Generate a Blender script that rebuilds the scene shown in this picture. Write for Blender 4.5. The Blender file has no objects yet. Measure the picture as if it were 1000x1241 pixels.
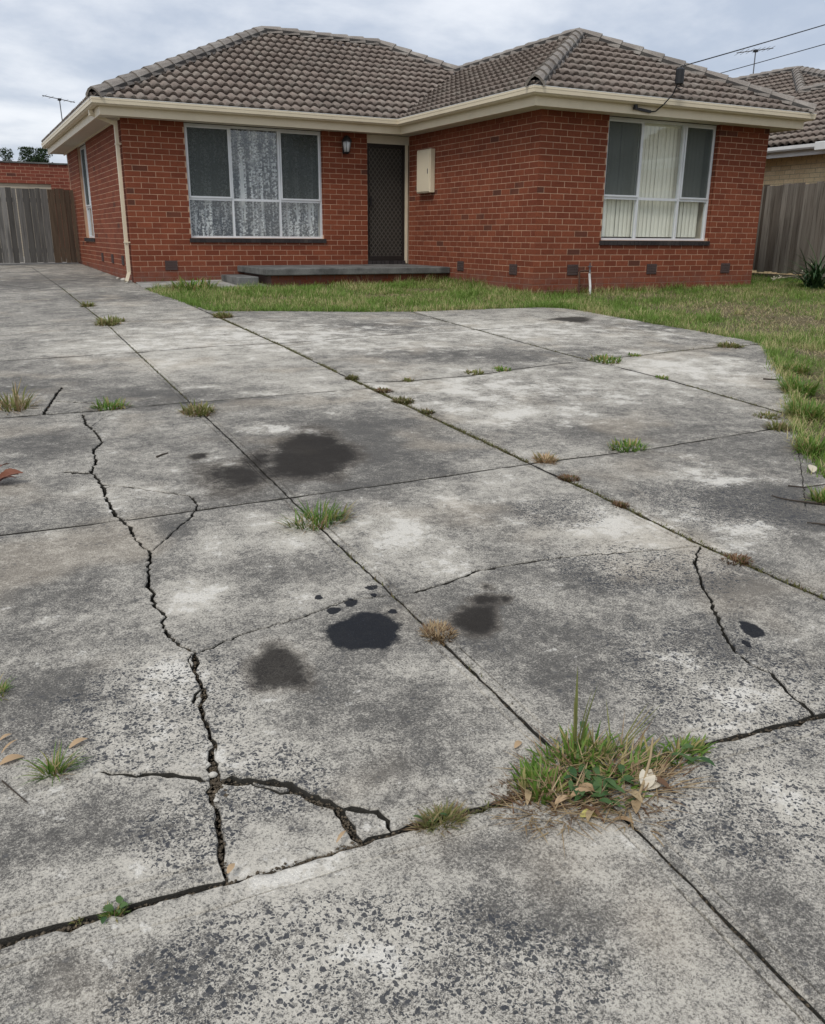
import bpy, bmesh, math, random
import numpy as np
from mathutils import Vector, Matrix
from mathutils.geometry import delaunay_2d_cdt
rnd = random.Random(7); nrg = np.random.default_rng(11)
scene = bpy.context.scene
col = scene.collection

# ------------------------------------------------------------------ camera
FPX, PITCH, ROLL, YAW = 1037.36, math.radians(17.862), math.radians(0.472), math.radians(27.41)
CAM = np.array([0.0, 0.0, 0.763])
Fv = np.array([math.sin(YAW)*math.cos(PITCH), math.cos(YAW)*math.cos(PITCH), -math.sin(PITCH)])
R0 = np.array([math.cos(YAW), -math.sin(YAW), 0.0]); U0 = np.cross(R0, Fv)
Rv = math.cos(ROLL)*R0 + math.sin(ROLL)*U0
Uv = -math.sin(ROLL)*R0 + math.cos(ROLL)*U0
cd = bpy.data.cameras.new('camera'); camo = bpy.data.objects.new('camera', cd); col.objects.link(camo)
cd.sensor_fit = 'HORIZONTAL'; cd.sensor_width = 36.0; cd.lens = FPX/1000*36.0
cd.clip_start = 0.05; cd.clip_end = 2000
m = Matrix.Identity(4)
for i in range(3):
    m[i][0] = Rv[i]; m[i][1] = Uv[i]; m[i][2] = -Fv[i]; m[i][3] = CAM[i]
camo.matrix_world = m
scene.camera = camo
scene.render.resolution_x, scene.render.resolution_y = 825, 1024

# ------------------------------------------------------------------ node helper
class NT:
    def __init__(s, tree): s.t = tree
    def n(s, typ, ins=None, out=0, **props):
        nd = s.t.nodes.new(typ)
        for k, v in props.items(): setattr(nd, k, v)
        for k, v in (ins or {}).items():
            sock = nd.inputs[k]
            if isinstance(v, bpy.types.NodeSocket): s.t.links.new(v, sock)
            else: sock.default_value = v
        return nd.outputs[out]
    def math(s, op, a, b=0.0, c=0.0, clamp=False):
        return s.n('ShaderNodeMath', {0: a, 1: b, 2: c}, operation=op, use_clamp=clamp)
    def vm(s, op, a, b=(0, 0, 0), out=0):
        return s.n('ShaderNodeVectorMath', {0: a, 1: b}, out, operation=op)
    def noise(s, vec, scale, detail=4, rough=0.55, out=0, dist=0.0):
        return s.n('ShaderNodeTexNoise', {'Vector': vec, 'Scale': scale, 'Detail': detail, 'Roughness': rough, 'Distortion': dist}, out)
    def ramp(s, fac, lo, hi, a=0.0, b=1.0, smooth=True):
        return s.n('ShaderNodeMapRange', {0: fac, 1: lo, 2: hi, 3: a, 4: b}, interpolation_type='SMOOTHSTEP' if smooth else 'LINEAR')
    def mix(s, fac, a, b, blend='MIX'):
        nd = s.t.nodes.new('ShaderNodeMix'); nd.data_type = 'RGBA'; nd.blend_type = blend
        for i, v in ((0, fac), (6, a), (7, b)):
            if isinstance(v, bpy.types.NodeSocket): s.t.links.new(v, nd.inputs[i])
            elif i == 0: nd.inputs[i].default_value = v
            else: nd.inputs[i].default_value = tuple(v) + (1.0,) if len(v) == 3 else v
        return nd.outputs[2]
    def mapping(s, vec, loc=(0, 0, 0), rot=(0, 0, 0), scale=(1, 1, 1), typ='POINT'):
        return s.n('ShaderNodeMapping', {0: vec, 1: loc, 2: rot, 3: scale}, vector_type=typ)

# ------------------------------------------------------------------ world and sun (overcast)
SUN_EL, SUN_AZ = math.radians(52), math.radians(-128)     # azimuth from +Y towards +X: behind the camera, to its left
EXPOSURE = 0.32
w = bpy.data.worlds.new('World'); scene.world = w; w.use_nodes = True
wt = NT(w.node_tree); w.node_tree.nodes.clear()
sky = wt.n('ShaderNodeTexSky', sky_type='NISHITA', sun_disc=False, sun_elevation=SUN_EL, sun_rotation=SUN_AZ, air_density=1.0, dust_density=2.0)
gen = wt.n('ShaderNodeTexCoord', out=0)
# clouds laid out on a flat deck overhead, so they flatten towards the horizon
sep = w.node_tree.nodes.new('ShaderNodeSeparateXYZ'); w.node_tree.links.new(gen, sep.inputs[0])
zz = wt.math('ADD', wt.math('MAXIMUM', sep.outputs[2], 0.0), 0.22)
cv = wt.n('ShaderNodeCombineXYZ', {0: wt.math('DIVIDE', sep.outputs[0], zz), 1: wt.math('DIVIDE', sep.outputs[1], zz), 2: 0.0})
c1 = wt.noise(wt.mapping(cv, (3.1, 1.7, 0)), 1.15, 7, 0.55, dist=0.3)
c2 = wt.noise(wt.mapping(cv, (0.4, 7.2, 0)), 3.1, 6, 0.55)
cs = wt.math('ADD', wt.math('MULTIPLY', c1, 0.7), wt.math('MULTIPLY', c2, 0.3))
shade = wt.ramp(cs, 0.38, 0.62)
cloud = wt.mix(shade, (4.2, 4.75, 5.75), (7.9, 8.1, 8.5))
skyc = wt.mix(0.86, sky, cloud)
bg = wt.n('ShaderNodeBackground', {0: skyc, 1: 0.1})
wo = w.node_tree.nodes.new('ShaderNodeOutputWorld'); w.node_tree.links.new(bg, wo.inputs[0])
sd = bpy.data.lights.new('sun', 'SUN'); so = bpy.data.objects.new('sun', sd); col.objects.link(so)
sd.energy = 1.5; sd.angle = math.radians(18); sd.color = (1.0, 0.965, 0.91)
sdir = Vector((math.sin(SUN_AZ)*math.cos(SUN_EL), math.cos(SUN_AZ)*math.cos(SUN_EL), math.sin(SUN_EL)))
so.rotation_euler = sdir.to_track_quat('Z', 'Y').to_euler(); so.location = (-6, -6, 14)
scene.view_settings.view_transform = 'Standard'; scene.view_settings.look = 'None'
scene.view_settings.gamma = 1.0; scene.view_settings.exposure = EXPOSURE
scene.view_settings.use_curve_mapping = False
scene.render.engine = 'CYCLES'

# ------------------------------------------------------------------ pixel -> place
def gz(x, y):                     # the ground: rises gently from the street to the house
    x = np.clip(x, -5, 17); y = np.clip(y, -4, 24)
    return np.where(y < 14.9, 0.030*(y-14.9), 0.016*(y-14.9)) + 0.012*(x-2.6)
def ray(px, py):
    return Fv + Rv*(px-500)/FPX + Uv*(620.5-py)/FPX
def gp(px, py, dz=0.0):           # photo pixel -> point on the ground
    d = ray(px, py); t = 5.0
    for _ in range(60):
        p = CAM + d*t
        e = p[2] - (float(gz(p[0], p[1]))+dz)
        t += e/(-(d[2]) + 0.030*d[1] + 0.012*d[0])*0.9
        if abs(e) < 1e-6: break
    return CAM + d*t
def on_y(px, py, Y): d = ray(px, py); return CAM + d*(Y/d[1])
def on_x(px, py, X): d = ray(px, py); return CAM + d*(X/d[0])
def pxm(p):                       # pixels of the photograph per metre at p
    return FPX/float((np.array(p)-CAM) @ Fv)
def proj(P):
    d = np.asarray(P, float)-CAM; z = d @ Fv
    return np.stack([500+FPX*(d @ Rv)/z, 620.5-FPX*(d @ Uv)/z], -1)

# ------------------------------------------------------------------ object helpers
WLOC = {}
def link(o, parent=None, loc=(0, 0, 0)):
    col.objects.link(o)
    base = WLOC[parent.name] if parent else (0, 0, 0)
    if parent: o.parent = parent
    o.location = [loc[i]-base[i] for i in range(3)]
    WLOC[o.name] = tuple(loc)
    return o
def tag(o, label=None, cat=None, group=None, kind=None):
    if label: o['label'] = label
    if cat: o['category'] = cat
    if group: o['group'] = group
    if kind: o['kind'] = kind
    return o
def thing(name, label, cat, loc, group=None):
    o = bpy.data.objects.new(name, None); o.empty_display_size = 0.1
    link(o, None, tuple(float(v) for v in loc)); return tag(o, label, cat, group)
def mesh(name, V, F, mat, smooth=False):
    me = bpy.data.meshes.new(name); me.from_pydata([tuple(map(float, v)) for v in V], [], F)
    me.materials.append(mat)
    if smooth: me.polygons.foreach_set('use_smooth', [True]*len(me.polygons))
    me.update(); return me
def mobj(name, V, F, mat, parent=None, loc=(0, 0, 0), smooth=False):
    return link(bpy.data.objects.new(name, mesh(name, V, F, mat, smooth)), parent, loc)
def np_mesh(name, V, quads, tris, mat, smooth=False):
    me = bpy.data.meshes.new(name); V = np.asarray(V, np.float32)
    quads = np.asarray(quads, np.int32).reshape(-1, 4); tris = np.asarray(tris, np.int32).reshape(-1, 3)
    me.vertices.add(len(V)); me.vertices.foreach_set('co', V.ravel())
    nl = quads.size+tris.size; me.loops.add(nl)
    me.loops.foreach_set('vertex_index', np.concatenate([quads.ravel(), tris.ravel()]))
    me.polygons.add(len(quads)+len(tris))
    st = np.concatenate([np.arange(len(quads))*4, quads.size+np.arange(len(tris))*3])
    me.polygons.foreach_set('loop_start', st.astype(np.int32))
    me.materials.append(mat); me.update(calc_edges=True); me.validate()
    if smooth: me.polygons.foreach_set('use_smooth', np.ones(len(me.polygons), bool))
    return me
class MB:                         # collects shapes for one part
    def __init__(s): s.V = []; s.F = []
    def add(s, V, F):
        b = len(s.V); s.V += [tuple(map(float, v)) for v in V]; s.F += [tuple(i+b for i in f) for f in F]
    def box(s, x0, x1, y0, y1, z0, z1):
        s.add([(x0,y0,z0),(x1,y0,z0),(x1,y1,z0),(x0,y1,z0),(x0,y0,z1),(x1,y0,z1),(x1,y1,z1),(x0,y1,z1)],
              [(0,3,2,1),(4,5,6,7),(0,1,5,4),(1,2,6,5),(2,3,7,6),(3,0,4,7)])
    def cbox(s, x0, x1, y0, y1, z0, z1, b=0.006):      # box with chamfered edges
        bm = bmesh.new(); bmesh.ops.create_cube(bm, size=1.0)
        for v in bm.verts: v.co = Vector(((x0+x1)/2+v.co.x*(x1-x0), (y0+y1)/2+v.co.y*(y1-y0), (z0+z1)/2+v.co.z*(z1-z0)))
        bmesh.ops.bevel(bm, geom=bm.edges[:], offset=b, segments=1, affect='EDGES')
        bm.verts.ensure_lookup_table(); bm.verts.index_update()
        s.add([v.co[:] for v in bm.verts], [tuple(v.index for v in f.verts) for f in bm.faces]); bm.free()
    def tube(s, pts, r, n=8, cap=True):
        pts = [np.array(p, float) for p in pts]; rs = r if hasattr(r, '__len__') else [r]*len(pts)
        rings = []; up = None
        for i, p in enumerate(pts):
            t = pts[min(i+1, len(pts)-1)]-pts[max(i-1, 0)]; t = t/np.linalg.norm(t)
            a = np.array([0, 0, 1.0]) if abs(t[2]) < 0.9 else np.array([1.0, 0, 0])
            if up is not None: a = up
            e1 = np.cross(t, a); e1 /= np.linalg.norm(e1); e2 = np.cross(e1, t); up = e2
            rings.append([p+rs[i]*(math.cos(2*math.pi*k/n)*e1+math.sin(2*math.pi*k/n)*e2) for k in range(n)])
        V = [v for rg in rings for v in rg]; F = []
        for i in range(len(pts)-1):
            for k in range(n): F.append((i*n+k, i*n+(k+1) % n, (i+1)*n+(k+1) % n, (i+1)*n+k))
        if cap: F.append(tuple(range(n-1, -1, -1))); F.append(tuple((len(pts)-1)*n+k for k in range(n)))
        s.add(V, F)
    def bar(s, a, b, w, h, up=(0, 0, 1)):              # rectangular bar between two points
        a = np.array(a, float); b = np.array(b, float); t = (b-a)/np.linalg.norm(b-a)
        u = np.array(up, float); u = u-(u@t)*t; u /= np.linalg.norm(u); sd_ = np.cross(t, u)
        V = [p+sx*w/2*sd_+sz*h/2*u for p in (a, b) for sx, sz in ((-1,-1),(1,-1),(1,1),(-1,1))]
        s.add(V, [(0,1,2,3),(7,6,5,4),(0,4,5,1),(1,5,6,2),(2,6,7,3),(3,7,4,0)])
    def build(s, name, mat, parent=None, loc=(0, 0, 0), smooth=False):
        me = mesh(name, s.V, s.F, mat, smooth)
        bm = bmesh.new(); bm.from_mesh(me); bmesh.ops.recalc_face_normals(bm, faces=bm.faces[:]); bm.to_mesh(me); bm.free()
        return link(bpy.data.objects.new(name, me), parent, loc)

# ------------------------------------------------------------------ materials
def new_mat(name):
    mt = bpy.data.materials.new(name); mt.use_nodes = True; mt.node_tree.nodes.clear(); return mt, NT(mt.node_tree)
def finish(mt, t, colr, rough=0.8, bump=None, bstr=0.3, bdist=0.01, spec=0.4, metal=0.0):
    ins = {'Base Color': colr if isinstance(colr, bpy.types.NodeSocket) else tuple(colr)+(1,), 'Roughness': rough, 'Metallic': metal, 'Specular IOR Level': spec}
    if bump is not None:
        ins['Normal'] = t.n('ShaderNodeBump', {'Strength': bstr, 'Distance': bdist, 'Height': bump})
    b = t.n('ShaderNodeBsdfPrincipled', ins)
    o = mt.node_tree.nodes.new('ShaderNodeOutputMaterial'); mt.node_tree.links.new(b, o.inputs[0]); return mt
def pos(t): return t.n('ShaderNodeNewGeometry', out=0)
def rand_id(t):                    # one random value per piece, joined or single
    a = t.n('ShaderNodeObjectInfo', out='Random'); b = t.n('ShaderNodeNewGeometry', out='Random Per Island')
    return t.math('FRACT', t.math('ADD', a, b))

def m_paint(name, c, rough=0.5, dirt=0.25, spec=0.4, metal=0.0):
    mt, t = new_mat(name); P = pos(t)
    n = t.noise(P, 2.3, 6, 0.65); n2 = t.noise(t.mapping(P, scale=(9, 9, 2.0)), 3, 4)
    f = t.math('MULTIPLY', t.ramp(n, 0.45, 0.75), dirt)
    c2 = t.mix(f, c, tuple(v*0.55*k for v, k in zip(c, (1.0, .93, .82))))
    c3 = t.mix(t.math('MULTIPLY', t.ramp(n2, 0.5, 0.8), dirt*0.6), c2, tuple(v*0.7 for v in c))
    return finish(mt, t, c3, rough, t.noise(P, 60, 3), 0.08, 0.003, spec, metal)

def m_brick(name, dark, light, odd, base_wear=True, z_dpc=0.17):
    mt, t = new_mat(name); P = pos(t); r = rand_id(t)
    c = t.mix(r, dark, light)
    r2 = t.math('FRACT', t.math('MULTIPLY', r, 17.31))
    c = t.mix(t.ramp(r2, 0.97, 0.98), c, odd)
    n = t.noise(P, 38, 5, 0.6); n3 = t.noise(P, 1.3, 4, 0.6)
    c = t.mix(t.math('MULTIPLY', t.ramp(n, 0.35, 0.75), 0.45), c, tuple(v*0.55 for v in dark))
    c = t.mix(t.math('MULTIPLY', t.ramp(n3, 0.5, 0.7), 0.22), c, tuple(min(1, v*1.35) for v in light))
    if base_wear:                   # dusty, salt-stained bottom courses
        sp = t.t.nodes.new('ShaderNodeSeparateXYZ'); t.t.links.new(P, sp.inputs[0])
        zz = t.math('ADD', sp.outputs[2], t.math('MULTIPLY', t.math('SUBTRACT', n3, 0.5), 0.18))
        f = t.math('MULTIPLY', t.ramp(zz, 0.34, 0.02), t.ramp(t.noise(P, 7, 5), 0.3, 0.65, 0.0, 0.9))
        c = t.mix(f, c, (0.175, 0.078, 0.056))
    fine = t.noise(P, 160, 3, 0.7)
    return finish(mt, t, c, 0.88, fine, 0.35, 0.004, 0.25)

def m_mortar(name, c):
    mt, t = new_mat(name); P = pos(t)
    n = t.noise(P, 5, 5); n2 = t.noise(P, 200, 3, 0.7)
    cc = t.mix(t.ramp(n, 0.35, 0.75), c, tuple(v*0.68 for v in c))
    cc = t.mix(t.math('MULTIPLY', t.ramp(n2, 0.4, 0.7), 0.4), cc, tuple(v*0.6 for v in c))
    sp = t.t.nodes.new('ShaderNodeSeparateXYZ'); t.t.links.new(P, sp.inputs[0])
    f = t.math('MULTIPLY', t.ramp(t.math('ADD', sp.outputs[2], t.math('MULTIPLY', t.math('SUBTRACT', n, .5), .2)), 0.26, 0.10), 0.75)
    cc = t.mix(f, cc, (0.16, 0.10, 0.085))
    return finish(mt, t, cc, 0.95, n2, 0.4, 0.004, 0.1)

def m_tile(name, base, lichen):
    mt, t = new_mat(name); P = pos(t); r = rand_id(t)
    c = t.mix(r, tuple(v*0.88 for v in base), tuple(v*1.12 for v in base))
    n = t.noise(P, 3.2, 6, 0.65); n2 = t.noise(P, 42, 5, 0.65)
    c = t.mix(t.math('MULTIPLY', t.ramp(n, 0.46, 0.66), 0.7), c, lichen)
    c = t.mix(t.math('MULTIPLY', t.ramp(t.noise(t.mapping(P, (5, 3, 1)), 1.1, 5, 0.6), 0.5, 0.68), 0.45), c, tuple(v*0.5 for v in base))
    c = t.mix(t.math('MULTIPLY', t.ramp(n2, 0.5, 0.68), 0.65), c, tuple(v*0.4 for v in base))
    return finish(mt, t, c, 0.85, n2, 0.5, 0.008, 0.3)

def m_wood(name, a, b, dark):
    mt, t = new_mat(name); P = pos(t); r = rand_id(t)
    off = t.n('ShaderNodeCombineXYZ', {0: t.math('MULTIPLY', r, 37.0), 1: t.math('MULTIPLY', r, 11.0), 2: t.math('MULTIPLY', r, 5.0)})
    Q = t.vm('ADD', P, off)
    g = t.noise(t.mapping(Q, scale=(55, 55, 1.6)), 1.0, 6, 0.65, dist=0.6)
    g2 = t.noise(t.mapping(Q, scale=(7, 7, 0.8)), 1.0, 4)
    c = t.mix(r, a, b)
    c = t.mix(t.math('MULTIPLY', t.ramp(g, 0.45, 0.72), 0.75), c, dark)
    c = t.mix(t.math('MULTIPLY', t.ramp(g2, 0.5, 0.72), 0.6), c, tuple(v*0.55 for v in a))
    return finish(mt, t, c, 0.9, g, 0.6, 0.006, 0.15)

def m_leaf(name, a, b, dry=None, dry_pos=0.0, trans=0.25, rough=0.6):
    mt, t = new_mat(name); P = pos(t); r = rand_id(t)
    c = t.mix(r, a, b)
    if dry is not None:
        r2 = t.math('FRACT', t.math('MULTIPLY', r, 13.7))
        f = t.ramp(t.math('ADD', r2, t.math('MULTIPLY', t.math('SUBTRACT', t.noise(P, 1.3, 3), 0.5), dry_pos)), 0.62, 0.85)
        c = t.mix(f, c, dry)
    d = t.n('ShaderNodeBsdfPrincipled', {'Base Color': c, 'Roughness': rough, 'Specular IOR Level': 0.3})
    tr = t.n('ShaderNodeBsdfTranslucent', {0: c})
    mx = t.n('ShaderNodeMixShader', {0: trans, 1: d, 2: tr})
    o = mt.node_tree.nodes.new('ShaderNodeOutputMaterial'); mt.node_tree.links.new(mx, o.inputs[0]); return mt

def m_glass(name):
    mt, t = new_mat(name)
    fc = t.n('ShaderNodeLayerWeight', {0: 0.5}, out='Facing'); f = t.math('ADD', t.math('MULTIPLY', t.math('POWER', fc, 5.0), 0.95), 0.05, clamp=True)
    nb = t.n('ShaderNodeBump', {'Strength': 0.05, 'Distance': 0.02, 'Height': t.noise(pos(t), 1.3, 2)})
    mx = t.n('ShaderNodeMixShader', {0: f, 1: t.n('ShaderNodeBsdfTransparent', {0: (.96, .97, .965, 1)}), 2: t.n('ShaderNodeBsdfGlossy', {0: (.9, .93, .95, 1), 1: 0.02, 'Normal': nb})})
    o = mt.node_tree.nodes.new('ShaderNodeOutputMaterial'); mt.node_tree.links.new(mx, o.inputs[0]); return mt

def m_screen(name, c, alpha):
    mt, t = new_mat(name)
    mx = t.n('ShaderNodeMixShader', {0: alpha, 1: t.n('ShaderNodeBsdfTransparent'), 2: t.n('ShaderNodeBsdfDiffuse', {0: tuple(c)+(1,)})})
    o = mt.node_tree.nodes.new('ShaderNodeOutputMaterial'); mt.node_tree.links.new(mx, o.inputs[0]); return mt

def m_lace(name):
    mt, t = new_mat(name); P = pos(t)
    Q = t.mapping(P, scale=(1, 0.0, 1))
    v = t.n('ShaderNodeTexVoronoi', {'Vector': t.vm('ADD', Q, t.vm('MULTIPLY', t.noise(Q, 14, 2, out=1), (.06, 0, .06))), 'Scale': 30.0})
    f = t.ramp(t.math('ADD', v, t.math('MULTIPLY', t.math('SUBTRACT', t.noise(Q, 40, 2, 0.6), 0.5), 0.9)), 0.64, 0.36, 0.22, 1.0)
    gth = t.noise(t.mapping(P, scale=(1, 0, 0.05)), 10, 3, 0.7)
    f = t.math('MAXIMUM', t.math('MULTIPLY', f, t.ramp(gth, 0.40, 0.56, 0.30, 1.0)), t.ramp(gth, 0.56, 0.64, 0.0, 1.0))
    d = t.n('ShaderNodeMixShader', {0: 0.3, 1: t.n('ShaderNodeBsdfDiffuse', {0: (.97, .97, .97, 1)}), 2: t.n('ShaderNodeBsdfTranslucent', {0: (.93, .94, .95, 1)})})
    mx = t.n('ShaderNodeMixShader', {0: f, 1: t.n('ShaderNodeBsdfTransparent'), 2: d})
    o = mt.node_tree.nodes.new('ShaderNodeOutputMaterial'); mt.node_tree.links.new(mx, o.inputs[0]); return mt

# ---- the driveway concrete: worn cement film, exposed aggregate, stains with shapes of their own
def ell(px, py, rx, ry):           # a stain seen in the photo -> ellipse on the ground
    c = gp(px, py); a = gp(px+rx, py)-gp(px-rx, py); b = gp(px, py-ry)-gp(px, py+ry)
    return (c[0], c[1], math.atan2(a[1], a[0]), math.hypot(a[0], a[1])/2, math.hypot(b[0], b[1])/2)
OIL_BLACK = [(442,765,45,23),(425,730,9,5),(404,740,8,4.5),(386,724,5,3),(450,712,8,2.8),(453,721,4,2),(476,741,5,3),(911,763,12,10),(905,780,5,4)]
OIL_DARK = [(378,550,58,28),(336,809,41,30,.8),(288,576,52,27,.6),(577,750,30,20,.85),(588,727,26,9,.6),(312,560,28,19,.6),(240,553,14,4,.8),(612,725,12,7,.5),(590,711,13,6,.5),(693,387,28,2.6)]
GREY_FILM = [(214,636,30,22),(418,590,50,16),(330,560,110,40),(450,760,80,44),(585,740,60,40),(60,830,80,60),(860,780,120,40),(480,930,90,40),(20,720,150,75),(70,1010,120,52),(520,880,100,60),(680,800,110,48),(430,850,90,44),(930,1090,110,90),(820,1040,60,50),(950,610,90,34),(420,545,130,48),(250,480,120,14),
             (330,690,70,24),(60,340,80,8),(150,360,60,6),(60,540,60,18),(620,620,90,18),(700,705,110,22),(900,710,60,22),(560,430,120,8),(720,520,110,14),(120,1180,150,45),(690,1130,110,60),(600,1030,90,24),(600,1120,60,40),(30,470,60,12),(800,395,70,5),(450,395,70,5)]
WHITE_WORN = [(330,408,240,22),(640,400,200,16),(600,470,220,26),(830,450,120,24),(760,640,160,26),(420,650,140,26),(180,420,120,14),(190,850,80,58),(300,900,60,44),(520,690,60,20),(470,655,70,16),(360,655,60,16),(760,660,90,10),(870,880,70,10),(550,950,70,16),(180,1045,70,18),(140,600,60,16),(620,500,110,16),(900,640,60,16),(860,575,70,14),
              (250,400,80,9),(200,440,70,8),(430,420,90,8),(640,398,70,5),(800,430,60,6),(880,830,70,34),(420,1150,120,60),(350,1060,100,24),(560,610,70,12),(960,960,60,34),(330,520,50,6),(520,420,60,5),(900,440,40,6),(240,720,60,20)]
STONES = [(430,1160,210,80),(240,1200,110,60),(190,860,110,70),(880,820,130,70),(900,980,130,60),(780,690,110,26),(680,620,60,18),(620,1180,140,60),(330,940,70,40),(880,610,100,26),(230,1000,60,50)]

def m_concrete():
    mt, t = new_mat('driveway_concrete'); P = pos(t)
    att = lambda nm: t.n('ShaderNodeAttribute', out='Fac', attribute_name=nm)
    n_mid = t.noise(t.mapping(P, (4, 2, 0)), 4.6, 7, 0.74); n_sm = t.noise(P, 30, 4, 0.78)
    nw = t.math('SUBTRACT', n_mid, 0.5); nw2 = t.math('SUBTRACT', n_sm, 0.5)
    # fields are 1 in the middle of a patch and fall to 0 at its rim; noise frays the rim
    film = t.math('ADD', att('film'), t.math('MULTIPLY', nw, 1.2), clamp=True); white = t.math('SUBTRACT', att('white'), t.math('MULTIPLY', nw, 1.2), clamp=True)
    stone_m = t.math('ADD', att('stone'), t.math('MULTIPLY', nw, 0.6), clamp=True)
    oilb = t.ramp(t.math('ADD', att('oilb'), t.math('ADD', t.math('MULTIPLY', nw2, 0.30), t.math('MULTIPLY', nw, 0.42))), 0.20, 0.36)
    oild = t.ramp(t.math('ADD', att('oild'), t.math('ADD', t.math('MULTIPLY', nw2, 0.26), t.math('MULTIPLY', nw, 0.5))), 0.06, 0.50)
    n_big = t.noise(P, 0.9, 2, 0.6)
    n_fine = t.noise(P, 170, 2, 0.75); n_grain = t.noise(P, 420, 1, 0.7)
    rid = t.n('ShaderNodeObjectInfo', out='Random')
    # how much of the dark weathering film is left
    dev = t.math('ADD', t.math('MULTIPLY', nw, 1.25), t.math('MULTIPLY', nw2, 1.7))
    dev = t.math('ADD', dev, t.math('ADD', t.math('MULTIPLY', t.math('SUBTRACT', n_fine, .5), 2.3), t.math('MULTIPLY', t.math('SUBTRACT', n_grain, .5), 1.9)))
    k = t.math('MULTIPLY', dev, t.math('ADD', 0.80, t.math('MULTIPLY', stone_m, 0.55)))
    k = t.math('ADD', k, t.math('MULTIPLY', t.math('SUBTRACT', n_big, .5), 0.7))
    k = t.math('ADD', k, t.math('MULTIPLY', film, 0.46)); k = t.math('SUBTRACT', k, t.math('MULTIPLY', white, 0.46))
    k = t.math('ADD', k, t.math('MULTIPLY', t.math('SUBTRACT', rid, .5), 0.30))
    k = t.ramp(k, -0.60, 0.50)
    c = t.mix(k, (0.475, 0.445, 0.385), (0.094, 0.089, 0.081))
    # chalky worn patches
    wp = t.math('MULTIPLY', t.ramp(t.math('ADD', t.math('MULTIPLY', white, 0.16), t.math('ADD', t.math('MULTIPLY', t.math('SUBTRACT', 1.0, n_mid), .7), t.math('MULTIPLY', n_sm, .45))), 0.69, 0.75), 0.68)
    c = t.mix(wp, c, (0.62, 0.595, 0.54))
    # warm dusty tint here and there
    c = t.mix(t.math('MULTIPLY', t.ramp(t.noise(t.mapping(P, (9, 9, 0)), 1.6, 2), 0.52, 0.72), 0.28), c, (0.42, 0.355, 0.27))
    # sand grain: light and dark flecks
    c = t.mix(t.math('MULTIPLY', t.ramp(n_fine, 0.56, 0.66), 0.45), c, t.mix(1.0, c, (0.40, 0.40, 0.41), 'MULTIPLY'))
    c = t.mix(t.math('MULTIPLY', t.ramp(n_grain, 0.54, 0.66), 0.40), c, t.mix(1.0, c, (1.8, 1.78, 1.7), 'MULTIPLY'))
    # pits left in the surface, stretched a little
    pv = t.n('ShaderNodeTexVoronoi', {'Vector': t.mapping(P, scale=(1, 1.25, 1)), 'Scale': 30.0, 'Randomness': 1.0})
    pit = t.math('MULTIPLY', t.ramp(pv, 0.26, 0.17), t.ramp(n_mid, 0.42, 0.62))
    # exposed bluestone aggregate
    wv = t.vm('ADD', P, t.vm('MULTIPLY', t.vm('SUBTRACT', t.noise(P, 70, 1, out=1), (.5, .5, .5)), (.016, .016, 0)))
    def stones(scale, keep, size):
        nd = t.t.nodes.new('ShaderNodeTexVoronoi'); nd.inputs['Scale'].default_value = scale; t.t.links.new(wv, nd.inputs['Vector'])
        pick = t.n('ShaderNodeSeparateColor', {0: nd.outputs['Color']})
        sep_ = pick.node.outputs
        th = t.math('MULTIPLY', t.math('ADD', sep_[1], 0.25), size)
        near = t.ramp(t.math('SUBTRACT', nd.outputs['Distance'], th), 0.03, -0.03)
        return t.math('MULTIPLY', near, t.ramp(sep_[0], keep, keep-0.06))
    smask = t.math('ADD', stone_m, t.math('MULTIPLY', t.math('SUBTRACT', n_mid, 0.5), 0.9), clamp=True)
    s1 = t.math('MULTIPLY', stones(92, 0.34, 0.50), t.ramp(smask, 0.28, 0.52))
    s2 = t.math('MULTIPLY', stones(165, 0.50, 0.55), t.ramp(smask, 0.06, 0.42))
    s3 = t.math('MULTIPLY', stones(52, 0.07, 0.42), t.ramp(smask, 0.45, 0.62))
    st = t.math('MAXIMUM', s1, t.math('MAXIMUM', s2, s3))
    c = t.mix(t.math('MULTIPLY', st, 0.9), c, t.mix(n_sm, (0.017, 0.020, 0.026), (0.055, 0.059, 0.067)))
    c = t.mix(t.math('MULTIPLY', pit, 0.7), c, (0.07, 0.07, 0.072))
    # oil
    spk = t.ramp(n_fine, 0.60, 0.72)
    dk = t.math('MULTIPLY', oild, t.ramp(n_sm, 0.2, 0.8, 1.0, 0.86))
    c = t.mix(t.math('MULTIPLY', dk, 0.95), c, t.mix(t.ramp(oild, 0.2, 0.95), (0.085, 0.066, 0.048), t.mix(spk, (0.022, 0.019, 0.017), (0.065, 0.058, 0.05))))
    c = t.mix(t.math('MULTIPLY', oilb, 0.96), c, t.mix(spk, (0.013, 0.0145, 0.0185), (0.045, 0.05, 0.06)))
    # moss and dirt on joint margins, plus painted shade on crack walls (edge attribute)
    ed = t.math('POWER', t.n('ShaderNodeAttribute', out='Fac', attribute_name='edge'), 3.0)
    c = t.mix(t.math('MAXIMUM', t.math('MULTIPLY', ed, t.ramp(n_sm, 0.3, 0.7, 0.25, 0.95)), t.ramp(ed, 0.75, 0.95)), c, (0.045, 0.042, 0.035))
    rough = t.math('SUBTRACT', 0.9, t.math('MULTIPLY', oilb, 0.22))
    h = t.math('ADD', t.math('MULTIPLY', n_fine, 0.7), n_sm)
    return finish(mt, t, c, rough, h, 0.65, 0.006, t.math('SUBTRACT', 0.3, t.math('MULTIPLY', t.math('MAXIMUM', oilb, oild), 0.22)))

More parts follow.
